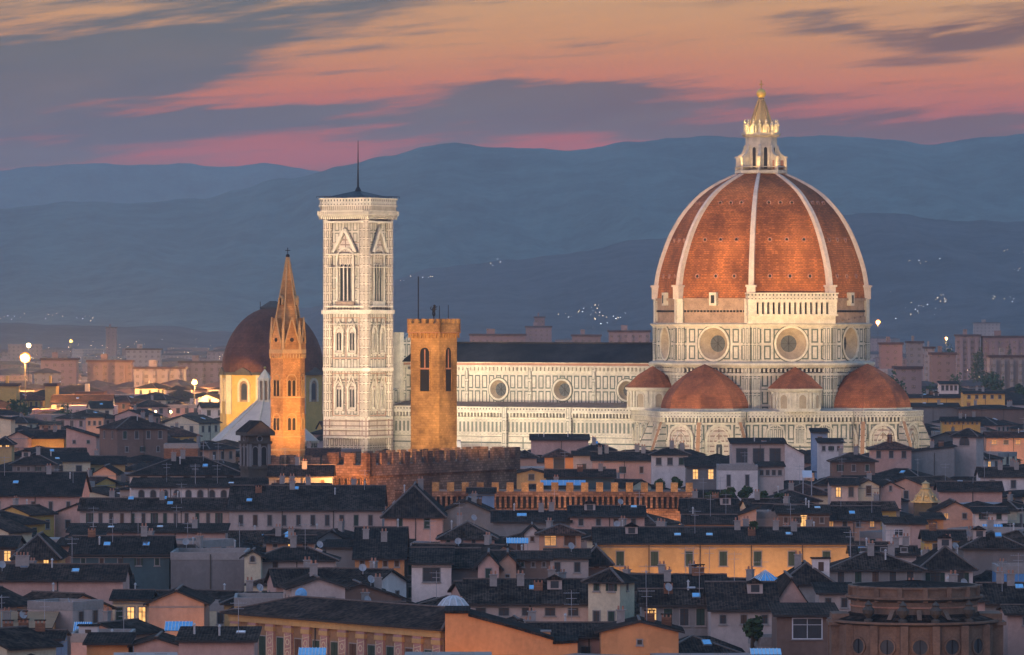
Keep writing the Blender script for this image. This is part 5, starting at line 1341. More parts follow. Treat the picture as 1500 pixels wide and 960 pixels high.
H('grey house with a yellow lit doorway recess and green shutters', 868, 886, 940, 0, 1041, z=18, Y=640, kind='side', wall='grey', pb=922, win=(4, 892, 916, 12, [Lt, G, Dk, G]), ex=[('skylight', .6, -.5), ('satellite_dish', -.2, -.4)])
H('dark moss-roofed house behind the green-shuttered grey house', 846, 862, 922, 0, 1062, z=18, Y=690, kind='side', wall='stone', pb=872, ex=[('chimney', -.3, .1), ('aerial', .2, 0), ('aerial', .7, 0), ('chimney_wide', .5, 0)])
H('lavender house with a pair of narrow windows and a climbing plant', 860, 893, 1041, 0, 1138, z=18, Y=630, kind='side', wall='lavender', roof='roof_brown', pb=932, win=(3, 901, 914, 9, [Dk, Br, Dk]), ex=[('skylight', -.7, .1), ('aerial', -.2, 0), ('vent_pipe', .4, -.3)])
H('steep pink gable end behind the white-framed window', 849, 882, 1137, 0, 1182, z=19, Y=650, kind='front', wall='pink', pb=903, dep=16)
H('brown house with one big white-framed window', 895, 903, 1138, 0, 1227, z=18, Y=605, kind='shed', wall='brown', roof='roof_brown', pb=960, win=(1, 907, 935, 42, 'white'), dep=12)
H('dark roofs and low house between the pink gable and the domed church', 826, 850, 1148, 0, 1218, z=18, Y=690, kind='hip', wall='grey', pb=876, win=(2, 856, 872, 8, Dk), ex=[('roof_box', .6, -.5), ('chimney', -.3, 0)])
H('plain grey house left of the round church with twin dark windows', 862, 870, 1200, 0, 1250, z=19, Y=640, kind='shed', wall='lavender', pb=902, win=(2, 876, 890, 9, Dk), dep=9)
H('low rosy house at the bottom right corner', 893, 900, 1476, 0, 1530, z=19, Y=600, kind='side', wall='pink', roof='roof_brown', pb=960, dep=9, win=(1, 905, 915, 8, Dk))
H('dark-roofed corner house with light wall at the right edge beneath the tarpaulin', 860, 884, 1440, 0, 1530, z=19, Y=640, kind='side', wall='grey', pb=900, ex=[('chimney', -.3, 0), ('aerial', .3, 0)])
H('dark house filling the gap under the balcony house at right', 780, 800, 1412, 0, 1500, z=19, Y=800, kind='hip', wall='stone', pb=840, ex=[('chimney', 0, 0), ('skylight', .2, -.5)])

# painted palace in the foreground, seen askew
def painted_palace():
    Yr = 591; r = -52.7; w, d, ze = 41.5, 11, 20.3
    t = block('painted_palace', 'ochre palace front with ornamented pink pilasters and green shutters under a deep dark roof', 'palace', 650, Yr, r, w, d)
    walls_mesh(w, d, ze, 1.6, 'hip', 'brownochre_wall').build('wall', t)
    roof_mesh(w, d, ze, 1.6, 'hip', 'roof_brown', 1.0).build('roof', t)
    n = 11; st = (w-2)/n
    pm = None
    for i in range(n+1):
        x = -w/2+1+i*st
        if pm is None:
            b = MB(); b.box(-.72, .72, -.28, 0, 9, ze-2.1, 'rose_wall'); b.box(-.85, .85, -.4, 0, ze-2.1, ze-1.6, 'ochre_wall'); b.box(-.8, .8, -.36, 0, ze-1.6, ze-1.3, 'rose_wall')
            for zz in (ze-3.2, ze-4.6, ze-6.0, ze-7.4):
                b.band(circ(0, zz, .28, 10), circ(0, zz, .40, 10), -.32, -.28, 'cream_wall'); b.bar((-.5, -.3, zz+.55), (.5, -.3, zz+.75), .08, 'cream_wall', side=Vector((0, 1, 0)))
            for sx in (-.62, .62): b.box(sx-.05, sx+.05, -.32, -.28, 9, ze-2.3, 'cream_wall')
            o = b.build('pilaster', t); pm = o.data; o.location = (x, -d/2, 0)
        else: put(pm, 'pilaster', t, (x, -d/2, 0))
        if i < n:
            put(window_mesh(1.3, 3.2, 'green' if i % 3 else 'brown'), 'window', t, (x+st/2, -d/2-.005, ze-4.4))
            put(window_mesh(1.3, 2.6, 'green'), 'window', t, (x+st/2, -d/2-.005, ze-9.2))
    b = MB(); b.box(-w/2, w/2, -d/2-.45, -d/2, ze-1.3, ze-.7, 'ochre_wall'); b.box(-w/2, w/2, -d/2-.6, -d/2, ze-.7, ze-.45, 'ochre_wall'); b.build('cornice', t)
    PLACED.append((t.location.x, t.location.y, radians(r), w/2, d/2, 340, 650, 960, 628))
painted_palace()

def profile_house(name, label, cat, px_, Y, depth, wall, roof, pb, z0=0):
    """front outline given as (azimuth, elevation row) corners, extruded backwards"""
    k = Y/F; cx = (px_[0][0]+px_[-1][0])/2; P = [((a-cx)*k, CAMZ-(b-HZ)*k) for a, b in px_]
    t = thing(name, label, cat, (at(cx, Y), Y, 0))
    mb = MB(); Q = [(P[0][0], 0)]+P+[(P[-1][0], 0)]; mb.slab(Q, 0, depth, wall); mb.build('wall', t)
    rb = MB()
    for a, b in zip(P, P[1:]):
        if abs(b[0]-a[0]) < .3: continue
        rb.slab([(a[0]-.1, a[1]+.02), (b[0]+.1, b[1]+.02), (b[0]+.1, b[1]+.3), (a[0]-.1, a[1]+.3)], -.3, depth+.3, roof)
    rb.build('roof', t)
    PLACED.append((at(cx, Y), Y+depth/2, 0, abs(P[-1][0]), depth/2, px_[0][0], px_[-1][0], pb, Y))
    return t
t = profile_house('house', 'big orange-lit blank wall whose roof line steps and slopes down to the right, bottom centre', 'house', [(652, 899), (687, 899), (687.1, 903), (770, 926), (810, 938), (811, 944), (846, 942)], 588, 10, 'orange_wall', 'roof_dark', 960)
b = MB(); b.box(-.5, .5, -.5, .5, 0, 19.6, 'orange_wall'); b.box(-.6, .6, -.6, .6, 19.6, 19.8, 'plinth'); o = b.build('chimney', t); o.location = (at(800, 588)-t.location.x, 4, 0)
t['group'] = 'houses of the old town'

def baroque():
    Y = 575; k = Y/F; z = lambda p: CAMZ-(p-HZ)*k
    t = thing('round_church', 'rounded brown baroque church end with cornices, volutes, urns and round windows', 'church', (at(1347, Y), Y+8, 0))
    r0 = 94*k*1.0; r1 = 8.9
    mb = MB()
    mb.ring(32, r0, r0, z(905)-1, z(884), 'church_stone'); mb.ring(32, r0+.1, r0+.1, z(893), z(891), 'rose_stone', under=True, cap=True)
    mb.ring(32, r0+.15, r0+.6, z(884), z(880), 'dark_stone', under=True); mb.ring(32, r0+.6, r0+.6, z(880), z(877), 'church_stone', cap=True)
    mb.ring(32, r0+.05, r0+.05, z(877), z(865), 'church_stone'); mb.ring(32, r0+.3, r0+.3, z(865), z(862), 'church_stone', under=True, cap=True)
    mb.ring(32, r0-.2, 1, z(862), z(856), 'roof_dark')
    for i in range(16): a = 2*pi*i/16+.1; mb.box(0, 0, 0, 0, 0, 0, 'church_stone') if False else mb.bar(((r0+.12)*cos(a), (r0+.12)*sin(a), z(884)), ((r0+.12)*cos(a), (r0+.12)*sin(a), z(862)), .5, 'church_stone')
    mb.build('drum', t)
    mb = MB(); mb.ring(32, r1, r1, 0, z(916), 'church_stone'); mb.ring(32, r1+.1, r1+.55, z(918), z(915), 'dark_stone', under=True); mb.ring(32, r1+.55, r1+.55, z(915), z(912), 'church_stone', cap=True)
    mb.ring(32, r1, r0, z(911), z(902), 'roof_dark')
    for i in range(-9, 1):
        a = radians(-90+(i+4.5)*22); mb.bar(((r1+.1)*cos(a), (r1+.1)*sin(a), 0), ((r1+.1)*cos(a), (r1+.1)*sin(a), z(917)), .8, 'church_stone')
    mb.build('lower_wall', t)
    for s_, (xa, xb) in ((-1, (1222, 1250)), (1, (1440, 1476))):
        b = MB(); x0, x1 = at(xa, Y)-t.location.x, at(xb, Y)-t.location.x
        b.box(x0, x1, -3, 2, 0, z(920), 'church_stone'); b.box(x0-.3, x1+.3, -3.3, 2, z(920), z(915), 'church_stone'); b.box(x0+.1, x1-.1, -2.8, 2, z(915), z(903), 'church_stone'); b.build('wing', t)
    for a_ in (-113, -90, -67, -136, -44):
        a = radians(a_); b = MB(); b.T = face_m((r1-.02)*cos(a), (r1-.02)*sin(a), a_)
        b.band(circ(0, z(948), .8, 18), circ(0, z(948), .98, 18), -.16, .1, 'church_stone'); b.plate(circ(0, z(948), .8, 18), -.05, 'window_glass'); b.bar((0, -.1, z(948)-.9), (0, -.1, z(948)+.9), .1, 'dark_iron'); b.build('round_window', t)
    for a_ in (-102, -79, -128, -52):
        a = radians(a_); b = MB(); b.lathe(10, [(.5, 0), (.5, .25), (.2, .4), (.6, .9), (.7, 1.3), (.35, 1.7), (.45, 1.85), (.05, 2.3)], 'dark_stone', cx=(r1-.1)*cos(a), cy=(r1-.1)*sin(a)); o = b.build('urn', t, True); o.location.z = z(912)
    for a_ in (-113, -90, -67):
        a = radians(a_); b = MB(); b.T = face_m(r0*cos(a), r0*sin(a), a_) 
        b.face([(-.25, 0, z(895)), (.25, 0, z(895)), (.25, -1.2, z(911)), (-.25, -1.2, z(911))], 'dark_stone'); b.slab([(0, 0)]*3, 0, 0, 'dark_stone') if False else None
        b.bar((0, 0, z(897)), (0, -1.3, z(911)), .5, 'church_stone'); b.build('volute', t)
    PLACED.append((at(1347, Y), Y+8, 0, 11, 11, 1222, 1476, 960, 566))
mat('church_stone', (.20, .125, .085), .9, .35, .6)
baroque()

# golden turret, zinc pavilion, pyramid skylight, awnings
def golden_turret():
    Y = 960; k = Y/F; z = lambda p: CAMZ-(p-HZ)*k
    t = thing('roof_turret', 'small golden illuminated turret with stacked scrolls above a dark octagonal base', 'turret', (at(1356, Y), Y, 0))
    b = MB(); b.ring(8, 2.3, 2.3, 0, z(735), 'dark_stone'); b.ring(8, 2.9, 2.9, z(736), z(734), 'golden_stone', under=True, cap=True); b.build('base', t)
    b = MB(); b.lathe(8, [(1.9, z(734)), (1.7, z(728)), (1.25, z(722)), (1.1, z(717)), (1.3, z(716.5)), (.75, z(715.5)), (.7, z(709)), (.85, z(708.5)), (.3, z(706)), (.05, z(704))], 'golden_stone')
    for i in range(8): a = pi/8+pi*i/4; b.bar((2.2*cos(a), 2.2*sin(a), z(734)), (1.1*cos(a), 1.1*sin(a), z(721)), .35, 'golden_stone')
    for i in range(8): a = pi*i/4; b.ball((1.6*cos(a), 1.6*sin(a), z(727)), .35, 'golden_stone', 6, 4)
    b.build('turret', t)
    PLACED.append((at(1356, Y), Y, 0, 4, 4, 1338, 1375, 750, 955))
    lamp('turret_light', (at(1356, Y)-3, Y-8, z(737)), 900, (1, .62, .2), 'SPOT', (at(1356, Y), Y, z(720)), 70, .5)
golden_turret()
def pavilion():
    Y = 640; k = Y/F; z = lambda p: CAMZ-(p-HZ)*k
    t = thing('zinc_cupola', 'pale ribbed zinc cupola sitting behind the big orange wall', 'cupola', (at(664, Y), Y, 0))
    b = MB(); b.ring(12, 2.0, 2.0, 12, z(896), 'grey_wall'); b.lathe(12, [(2.3, z(896)), (1.9, z(888)), (1.2, z(878)), (.45, z(873.5)), (.1, z(872))], 'zinc'); 
    for i in range(12):
        a = 2*pi*i/12+pi/12; 
        for (ra, za), (rb, zb) in zip([(2.3, 896), (1.9, 888), (1.2, 878)], [(1.9, 888), (1.2, 878), (.45, 873.5)]): b.bar((ra*cos(a), ra*sin(a), z(za)), (rb*cos(a), rb*sin(a), z(zb)), .14, 'white_paint')
    b.build('cupola_roof', t)
pavilion()
def pyramid_skylight():
    Y = 700; k = Y/F; z = lambda p: CAMZ-(p-HZ)*k
    t = thing('glass_pyramid', 'small pyramid roof of glass panes catching the sky above a brown base', 'skylight', (at(1121, Y), Y, 0), radians(24))
    s = 1.75; b = MB(); b.box(-s+.1, s-.1, -s+.1, s-.1, 10, z(853), 'brown_wall', 'u'); b.build('base', t)
    b = MB()
    for i in range(4):
        b.T = Matrix.Rotation(i*pi/2, 4, 'Z'); b.face([(-s, -s, z(853)), (s, -s, z(853)), (0, 0, z(835))], 'skylight_glass')
        for x in (-1, -.5, 0, .5): b.bar((x*s, -s-.02, z(853)), (0, -.02, z(835)), .07, 'white_paint')
    b.build('glass_roof', t)
pyramid_skylight()
def canopy(label, px0, px1, p0, p1, Y, m='awning_blue', name='awning', cat='awning'):
    k = Y/F; z = lambda p: CAMZ-(p-HZ)*k; w = (px1-px0)*k
    t = thing(name, label, cat, (at((px0+px1)/2, Y), Y, 0))
    b = MB(); n = 8; dz_ = (p1-p0)*k
    for i in range(n):
        x0, x1 = -w/2+w*i/n, -w/2+w*(i+1)/n; zz = z(p1)
        b.face([(x0, 0, zz), (x1, 0, zz), (x1, 2.2, zz+dz_), (x0, 2.2, zz+dz_)], m); b.face([(x1, 0, zz-.06), (x0, 0, zz-.06), (x0, 2.2, zz+dz_-.06), (x1, 2.2, zz+dz_-.06)], m)
        b.bar((x0, -.02, zz+.03), (x0, 2.2, zz+dz_+.03), .07, 'white_paint')
    b.build('canopy_panel', t)
    b = MB()
    for x in (-w/2+.1, w/2-.1):
        for y in (.1, 2.1): b.bar((x, y, 12), (x, y, z(p1)+(dz_*y/2.2)-.05), .1, 'metal_grey')
    b.build('post', t)
canopy('bright blue-white glazed canopy right of the wide salmon gable', 241, 281, 912, 924, 640, 'skylight_glass')
canopy('bright blue striped awning at the bottom edge below the painted palace', 437, 477, 951, 960, 545, 'skylight_glass')
canopy('pale blue canopy on the roofs below the glowing doorway house', 107, 133, 913, 927, 635, 'skylight_glass')
canopy('blue glass lean-to above the white gable tip in the centre', 742, 774, 789, 796, 800, 'skylight_glass')
canopy('pale blue glass roof near the right edge beside the orange cube', 1441, 1470, 769, 779, 850, 'skylight_glass')
canopy('long blue canvas canopy behind the battlements', 792, 858, 704, 711, 1000, 'awning_blue')
canopy('small blue skylight canopy on the dark roofs before the ochre range', 1066, 1089, 856, 864, 690, 'skylight_glass')
canopy('blue-white laundry awning at the bottom edge', 1100, 1145, 952, 959, 560, 'skylight_glass')
canopy('white umbrella-like canopy beside the roof garden', 1176, 1190, 690, 700, 1040, 'white_paint')
# blue satellite dish on its own mast
t = thing('satellite_dish', 'round blue satellite dish above the roof of the painted palace', 'satellite dish', (at(441, 640), 640, 0))
b = MB(); b.bar((0, .2, 10), (0, .2, zat(870, 640)), .12, 'metal_grey'); b.build('pole', t)
b = MB(); b.T = Matrix.Translation((0, 0, zat(870, 640))) @ Matrix.Rotation(radians(80), 4, 'X'); b.lathe(16, [(.01, .1), (.5, .04), (.72, -.1)], 'awning_blue'); b.lathe(16, [(.72, -.1), (.5, .0), (.01, .06)], 'awning_blue'); b.bar((0, 0, .1), (0, -.2, .7), .05, 'metal_grey'); b.build('reflector', t)

# ------------------------------------------------------------------ vegetation
def foliage(mb, c, r, n, m='leaf', s=.5, flat=.7):
    rng = random.Random(int(c[0]*13+c[1]*7+n))
    for _ in range(n):
        while True:
            p = Vector((rng.uniform(-1, 1), rng.uniform(-1, 1), rng.uniform(-1, 1)))
            if p.length < 1: break
        p = Vector((p.x*r[0], p.y*r[1], p.z*r[2]))*(.75+.35*rng.random())+Vector(c)
        d1 = Vector((rng.gauss(0, 1), rng.gauss(0, 1), rng.gauss(0, 1))).normalized()*s*rng.uniform(.6, 1.3); d2 = d1.cross(Vector((rng.gauss(0, 1), rng.gauss(0, 1), rng.gauss(0, 1)))).normalized()*s*.8
        mb.face([p-d1, p-d2, p+d1, p+d2], m)
def tree(label, pxx, Y, pt, wpx, z0=0, group=None, n=260, cat='tree', name='tree'):
    k = Y/F; zt = zat(pt, Y); x = at(pxx, Y); r = wpx*k/2; h = zt-z0
    t = thing(name, label, cat, (x, Y, z0), 0, group)
    b = MB(); b.lathe(6, [(.35+.01*h, 0), (.2, h*.55), (.06, h*.92)], 'bark')
    for i in range(4): a = 1.7*i; b.bar((0, 0, h*(.4+.08*i)), (r*.6*cos(a), r*.6*sin(a), h*(.65+.07*i)), .14, 'bark')
    b.build('trunk', t)
    c = MB(); rng = random.Random(int(pxx)); q = max(3, int(r/1.0)+2)
    s = max(.3, r*.13)
    for i in range(q+3):
        a = rng.uniform(0, 6.28); rr = r*.55*rng.random()**.5; foliage(c, (rr*cos(a), rr*sin(a), h*rng.uniform(.55, .88)), (r*.5, r*.5, h*.16), n//q, 'leaf', s)
    c.build('crown', t)
    return t
for i, (pxx, Y, pt, wpx, lab) in enumerate([(1040, 985, 716, 26, 'leftmost dark bush of the roof garden, squat and broad'), (1066, 983, 714, 26, 'rounded roof garden bush second from its left end'), (1092, 985, 712, 28, 'tallest bush in the middle of the roof garden'),
        (1118, 982, 718, 26, 'olive-green bush right of the tallest roof garden bush'), (1143, 984, 722, 24, 'rightmost bush of the roof garden, low and dark'), (990, 1020, 699, 20, 'small terrace bush before the pale hip-roofed house'), (966, 1020, 701, 18, 'tiny terrace bush at the left foot of the pale hip-roofed house')]):
    tree(lab, pxx, Y, pt, wpx, z0=zat(pt, Y)-4.2, group='bushes of the roof garden', n=420, cat='shrub', name='shrub')
tree('climbing plant on the front of the lavender house with paired windows', 1102, 620, 900, 34, z0=zat(900, 620)-6, n=420, cat='shrub', name='shrub')
tree('dark shrub beside the brown turret house on the roofs', 1105, 800, 762, 20, z0=zat(762, 800)-4, n=200, cat='shrub', name='shrub')
# ------------------------------------------------------------------ street lighting
SL = (1, .50, .17)
def glow(pxx, Y, z, p, col=SL, dy=4.5):
    x = at(pxx, Y); lamp('street_and_fill_light', (x, Y-dy, z), p, col, radius=.4)
    PLACED.append((x, Y-dy, 0, 1.8, 2.2, -1, -1, 0, Y-dy))
for i in range(7): glow(898+i*56, 792, 11, 1300, (1, .50, .20), 6)
for i in range(6): glow(735+i*52, 950, 13, 2500, (1, .50, .18), 5)
glow(512, 985, 24, 26000, (1, .42, .12), 14); glow(440, 996, 21, 9000, (1, .45, .14), 15); glow(575, 962, 14, 250, SL, 6)
glow(667, 588, 12, 1500, (1, .42, .12), 5); glow(760, 588, 9, 500, (1, .45, .14), 5); glow(940, 588, 10, 380, (1, .5, .2), 6)
for pxx, Y, z, p in ((70, 1330, 16, 2600), (30, 1315, 15, 1500), (138, 1455, 18, 1500), (264, 1268, 14, 900), (72, 1415, 14, 900), (5, 1405, 16, 900), (155, 1118, 12, 900), (190, 1005, 16, 300), (820, 1148, 17, 1500), (780, 1078, 19, 500),
    (1090, 878, 15, 600), (1180, 876, 14, 350), (1040, 853, 14, 500), (1232, 1006, 18, 250), (1272, 1005, 17, 200), (1360, 896, 16, 500), (1395, 926, 15, 350), (1383, 828, 13, 500), (1480, 1335, 20, 2600), (1410, 1475, 20, 900), (1440, 1775, 20, 900), (1370, 1795, 18, 900), (1400, 1942, 20, 700),
    (30, 640, 12, 300), (155, 588, 12, 250), (60, 783, 13, 120), (250, 664, 11, 120), (430, 826, 14, 120), (550, 766, 13, 200), (820, 812, 15, 130), (1250, 905, 14, 200), (1340, 570, 12, 700), (1270, 566, 12, 250), (1430, 566, 12, 250), (345, 610, 10, 250), (1115, 1105, 18, 100), (1395, 735, 13, 80)):
    glow(pxx, Y, z, p)
def along(Yc, px0, px1, n, p, z, off):
    pass
# painted palace: lamps in the narrow street before its long front
for i in range(5):
    t_ = i/4; lamp('street_and_fill_light', (-30+t_*22-4, 622-t_*30-6, 11), 260, (1, .55, .22), radius=.4)
OR2 = (1, .47, .10)
# towers lit from the roofs round them
lamp('floodlight', (at(595, 1008)-4, 972, 34), 150000, (1, .56, .15), 'SPOT', (at(632, 1038), 1036, 43), 42, .7)
lamp('floodlight', (at(665, 1008)+18, 985, 34), 90000, (1, .56, .15), 'SPOT', (at(642, 1038), 1036, 42), 42, .7)
lamp('floodlight', (at(410, 1046)-10, 1026, 27), 36000, (1, .44, .10), 'SPOT', (at(421, 1046), 1046, 46), 95, .7)
lamp('floodlight', (at(430, 1046)+13, 1028, 28), 36000, (1, .44, .10), 'SPOT', (at(421, 1046), 1046, 48), 95, .7)
lamp('floodlight', (at(345, 1720)-6, 1655, 26), 240000, (1, .60, .19), 'SPOT', (at(350, 1720), 1705, 26), 34, .6)
lamp('floodlight', (at(400, 1720)-50, 1640, 28), 14000, (1, .45, .3), 'SPOT', (at(400, 1720), 1720, 45), 50, .9)
lamp('floodlight', (at(388, 1470)-25, 1410, 26), 19000, (1, .78, .55), 'SPOT', (at(388, 1470), 1470, 24), 70, .7)
# campanile
for (du, dv, p, tz) in ((-24, -112, 480000, 72), (14, -106, 330000, 74), (84, -28, 440000, 70)):
    lamp('floodlight', cw(-105+du, -31+dv, 26), p, (1, .80, .56), 'SPOT', cw(-105, -31, tz-9), 60, 1.0)
# dome lantern: small lamps on its platform
for a in (-120, -75, -30, 15):
    lamp('lantern_light', cw(8.6*cos(radians(a)), 8.6*sin(radians(a)), 93), 800, (1, .62, .24), 'SPOT', cw(0, 0, 100), 100, .6, radius=.2)
    lamp('lantern_light', cw(4.7*cos(radians(a+20)), 4.7*sin(radians(a+20)), 102.2), 45, (1, .7, .25), radius=.2)
lamp('lantern_light', cw(-1.5, -9, 101), 4200, (1, .62, .18), 'SPOT', cw(0, 0, 109), 80, .6, radius=.2); lamp('lantern_light', cw(9, -5, 101), 2600, (1, .62, .18), 'SPOT', cw(0, 0, 109), 80, .6, radius=.2)

# ------------------------------------------------------------------ the rest of the old town, house by house
def obb(a, b, tol=.6):
    (x1, y1, r1, w1, d1), (x2, y2, r2, w2, d2) = a, b
    dxx, dyy = x2-x1, y2-y1
    if hypot(dxx, dyy) > hypot(w1, d1)+hypot(w2, d2): return False
    for r in (r1, r1+pi/2, r2, r2+pi/2):
        c, s_ = cos(r), sin(r)
        e1 = w1*abs(cos(r-r1))+d1*abs(sin(r-r1)); e2 = w2*abs(cos(r-r2))+d2*abs(sin(r-r2))
        if abs(dxx*c+dyy*s_) > e1+e2-tol: return False
    return True
rng = random.Random(21)
CAND = []
Y = 545.0
GRID = {}
def gput(rec):
    R_ = hypot(rec[3], rec[4])
    for i in range(int((rec[0]-R_)//20), int((rec[0]+R_)//20)+1):
        for j in range(int((rec[1]-R_)//20), int((rec[1]+R_)//20)+1): GRID.setdefault((i, j), []).append(rec[:5])
def gfree(rec):
    R_ = hypot(rec[3], rec[4])
    for i in range(int((rec[0]-R_)//20), int((rec[0]+R_)//20)+1):
        for j in range(int((rec[1]-R_)//20), int((rec[1]+R_)//20)+1):
            for q in GRID.get((i, j), ()):
                if obb(rec, q): return False
    return True
for p_ in PLACED+KEEP: gput(p_)
while Y < 2550:
    big = 1 if Y < 1400 else 1.25 if Y < 1900 else 1.6
    step = (6.0 if Y < 1400 else 13)*big
    X0 = 1080/F*Y; x = -X0-10+rng.random()*6
    while x < X0+10:
        xx, yy = x+rng.uniform(-3, 3), Y+rng.uniform(-4, 4)
        x += (5.0 if Y < 1400 else 11)*big
        dist = sin(xx*.021+1.3)+sin(yy*.017+.4)
        rz = radians((-31 if dist > .5 else 6 if dist > -.5 else 58)+rng.choice((0, 90, 0))*0+rng.uniform(-7, 7))
        w = rng.uniform(6, 14)*big; d = rng.uniform(6, 11)*big
        rec = (xx, yy, rz, w/2, d/2)
        if not gfree(rec): continue
        ze = rng.choice((13, 15, 16, 17, 18, 19, 20, 21))+rng.uniform(-1, 1)
        kind = rng.choice(('side', 'side', 'hip', 'hip', 'front', 'shed', 'side', 'flat') if Y < 1400 else ('side', 'hip', 'hip', 'side', 'flat'))
        rise = {'side': d/2*.33, 'hip': min(w, d)/2*.36, 'front': w/2*.33, 'shed': d*.2, 'flat': 0}[kind]
        ex_ = w/2*abs(cos(rz))+d/2*abs(sin(rz)); yn = yy-(w/2*abs(sin(rz))+d/2*abs(cos(rz)))
        p0, p1 = CX+(xx-ex_)/yy*F, CX+(xx+ex_)/yy*F
        # stay below what the photograph shows of the houses behind
        ok = True
        for q in PLACED:
            if q[5] < 0 or q[8] < yy-2 or p1 < q[5]+2 or p0 > q[6]-2: continue
            zmax = CAMZ-(q[7]-3-HZ)/F*yy
            if ze+rise > zmax: ze = zmax-rise-.2
        if ze < 7.5: continue
        gput(rec); CAND.append(dict(rec=rec, ze=ze, rise=rise, kind=kind, w=w, d=d, p0=p0, p1=p1, Y=yy, yn=yn, top=HZ+(CAMZ-ze-rise*.7)*F/yy, eave=HZ+(CAMZ-ze)*F/yn))
    Y += step
# what shows above the nearer roofs (a skyline in half-pixel columns)
ev = [(c['yn'], c['p0'], c['p1'], c['top'], c) for c in CAND]
for o in [o for o in S.objects if o.parent is None and 'label' in o and o.type == 'EMPTY']:
    if o.get('category') != 'house' : continue
for q in PLACED:
    if q[5] >= 0 or (q[5] < 0 and q[6] > 0):
        if q[7] > 0: ev.append((q[8], q[5], q[6], q[7]-26, None))
ev.sort(key=lambda e: e[0]); sky_ = [960.0]*1502
for yn, a, b, tp, c in ev:
    A, B = max(0, int(a)), min(1500, int(b)); vis = 0
    for i in range(A, B):
        if tp < sky_[i]:
            vis += min(sky_[i], 960)-tp; sky_[i] = tp
    if c is not None: c['vis'] = vis
SEEN = sorted([c for c in CAND if c.get('vis', 0) > 14], key=lambda c: -c['vis'])
n_hand = sum(1 for o in S.objects if o.name.startswith('house') and o.parent is None)
NF = 296-n_hand
ANCH = [(37, 700, 'broad plain palace roof'), (60, 755, 'palace with four tall windows'), (190, 640, 'big brown stone palace'), (265, 662, 'plain orange brick block'), (68, 646, 'glowing yellow wall'), (230, 762, 'thirteen-window lavender range'), (450, 765, 'ten-window lavender range'),
  (374, 650, 'dark belfry'), (280, 705, 'white house with tall shutters'), (300, 725, 'arcaded white terrace wing'), (440, 690, 'slender brick spire'), (520, 700, 'lit end of the battlemented palace'), (650, 690, 'dark battlemented palace wall'), (600, 775, 'pink corner house'), (684, 760, 'patched grey gable'),
  (826, 735, 'orange battlemented front'), (815, 675, 'orange-lit loggia'), (900, 690, 'broad roof below the nave'), (985, 680, 'pale house under the tribune'), (1115, 665, 'modern glazed loggia'), (1080, 700, 'plain white flat-topped house'), (1090, 730, 'roof garden'), (1215, 665, 'white house with three small windows'),
  (1305, 665, 'neat pinkish house'), (1420, 655, 'dark tower house'), (1250, 690, 'dark brown house'), (1272, 722, 'cream gable house'), (1356, 722, 'golden turret'), (1420, 725, 'long plain pinkish wall'), (1465, 705, 'white edge house with a dark door'), (1400, 755, 'half-timbered gable'), (1316, 780, 'pale paired-window house'),
  (1180, 760, 'one bright yellow window'), (1060, 815, 'ochre range'), (905, 760, 'low pink gable house'), (1093, 765, 'orange leaning gable'), (820, 795, 'salmon shuttered house'), (740, 830, 'pink doorway gable'), (632, 840, 'large dark square window'), (555, 800, 'green-dark roof'), (305, 835, 'dark brown stone block'), (430, 820, 'lavender hipped house'),
  (176, 815, 'teal-roofed block'), (53, 815, 'two glowing orange windows'), (90, 860, 'square-panelled house'), (190, 895, 'glowing doorway'), (258, 890, 'salmon gable end'), (35, 925, 'orange corner terrace'), (145, 935, 'roof machinery house'), (490, 920, 'painted palace'), (750, 930, 'big orange wall'), (770, 880, 'blue-shuttered long house'),
  (890, 880, 'slim tower house'), (985, 900, 'green-shuttered grey house'), (1090, 900, 'paired narrow windows'), (1158, 875, 'steep pink gable'), (1168, 925, 'white-framed window'), (1285, 845, 'long balcony house'), (1385, 845, 'open-shuttered pale house'), (1480, 860, 'blue tarpaulin building'), (1350, 900, 'round church'), (1385, 800, 'ochre wall'),
  (340, 580, 'yellow domed chapel'), (37, 524, 'great orange street lamp'), (285, 560, 'lone orange street lamp'), (240, 603, 'pair of yellow street lamps'), (1370, 588, 'glowing cream range'), (1440, 584, 'five-windowed cream house'), (1390, 567, 'white loggia house'), (1408, 620, 'ochre street-lit house'), (1480, 650, 'orange edge house'), (1330, 640, 'right tribune'), (900, 600, 'cathedral nave')]
WALLS = ['cream', 'white', 'lavender', 'pink', 'salmon', 'ochre', 'cream', 'stone', 'pink', 'yellow', 'cream', 'brown']
WW_ = dict(cream='cream', white='white', lavender='lavender', pink='pink', salmon='salmon', ochre='ochre', yellow='yellow', grey='grey', stone='dark stone', brown='brown')
KW = dict(side='long-ridged', hip='hip-roofed', front='gable-fronted', shed='lean-to', flat='flat-topped')
LB = {}
def label_for(c, feats):
    pxc, pyc = (c['p0']+c['p1'])/2, c['eave']
    a = min(ANCH, key=lambda q: ((q[0]-pxc)/1.6)**2+(q[1]-pyc)**2); dxp, dyp_ = pxc-a[0], pyc-a[1]
    rel = 'above' if dyp_ < -abs(dxp)*.5 else 'below' if dyp_ > abs(dxp)*.5 else 'left of' if dxp < 0 else 'right of'
    if abs(dyp_) > 5 and abs(dxp) > 26: rel = ('up ' if dyp_ < 0 else 'down ')+('left' if dxp < 0 else 'right')+' of'
    size = 'small' if c['w'] < 11 else 'large' if c['w'] > 16 else 'mid-sized'
    s_ = f"{size} {WW_[c['wall']]} {KW[c['kind']]} house"+(f" with {feats}" if feats else '')+f", {rel} the {a[2]}"
    if len(s_.replace('-', ' ').split()) > 15 and ' and ' in feats: return label_for(c, feats.split(' and ')[0])
    if len(s_.split()) > 14 and feats: return label_for(c, '')
    return s_
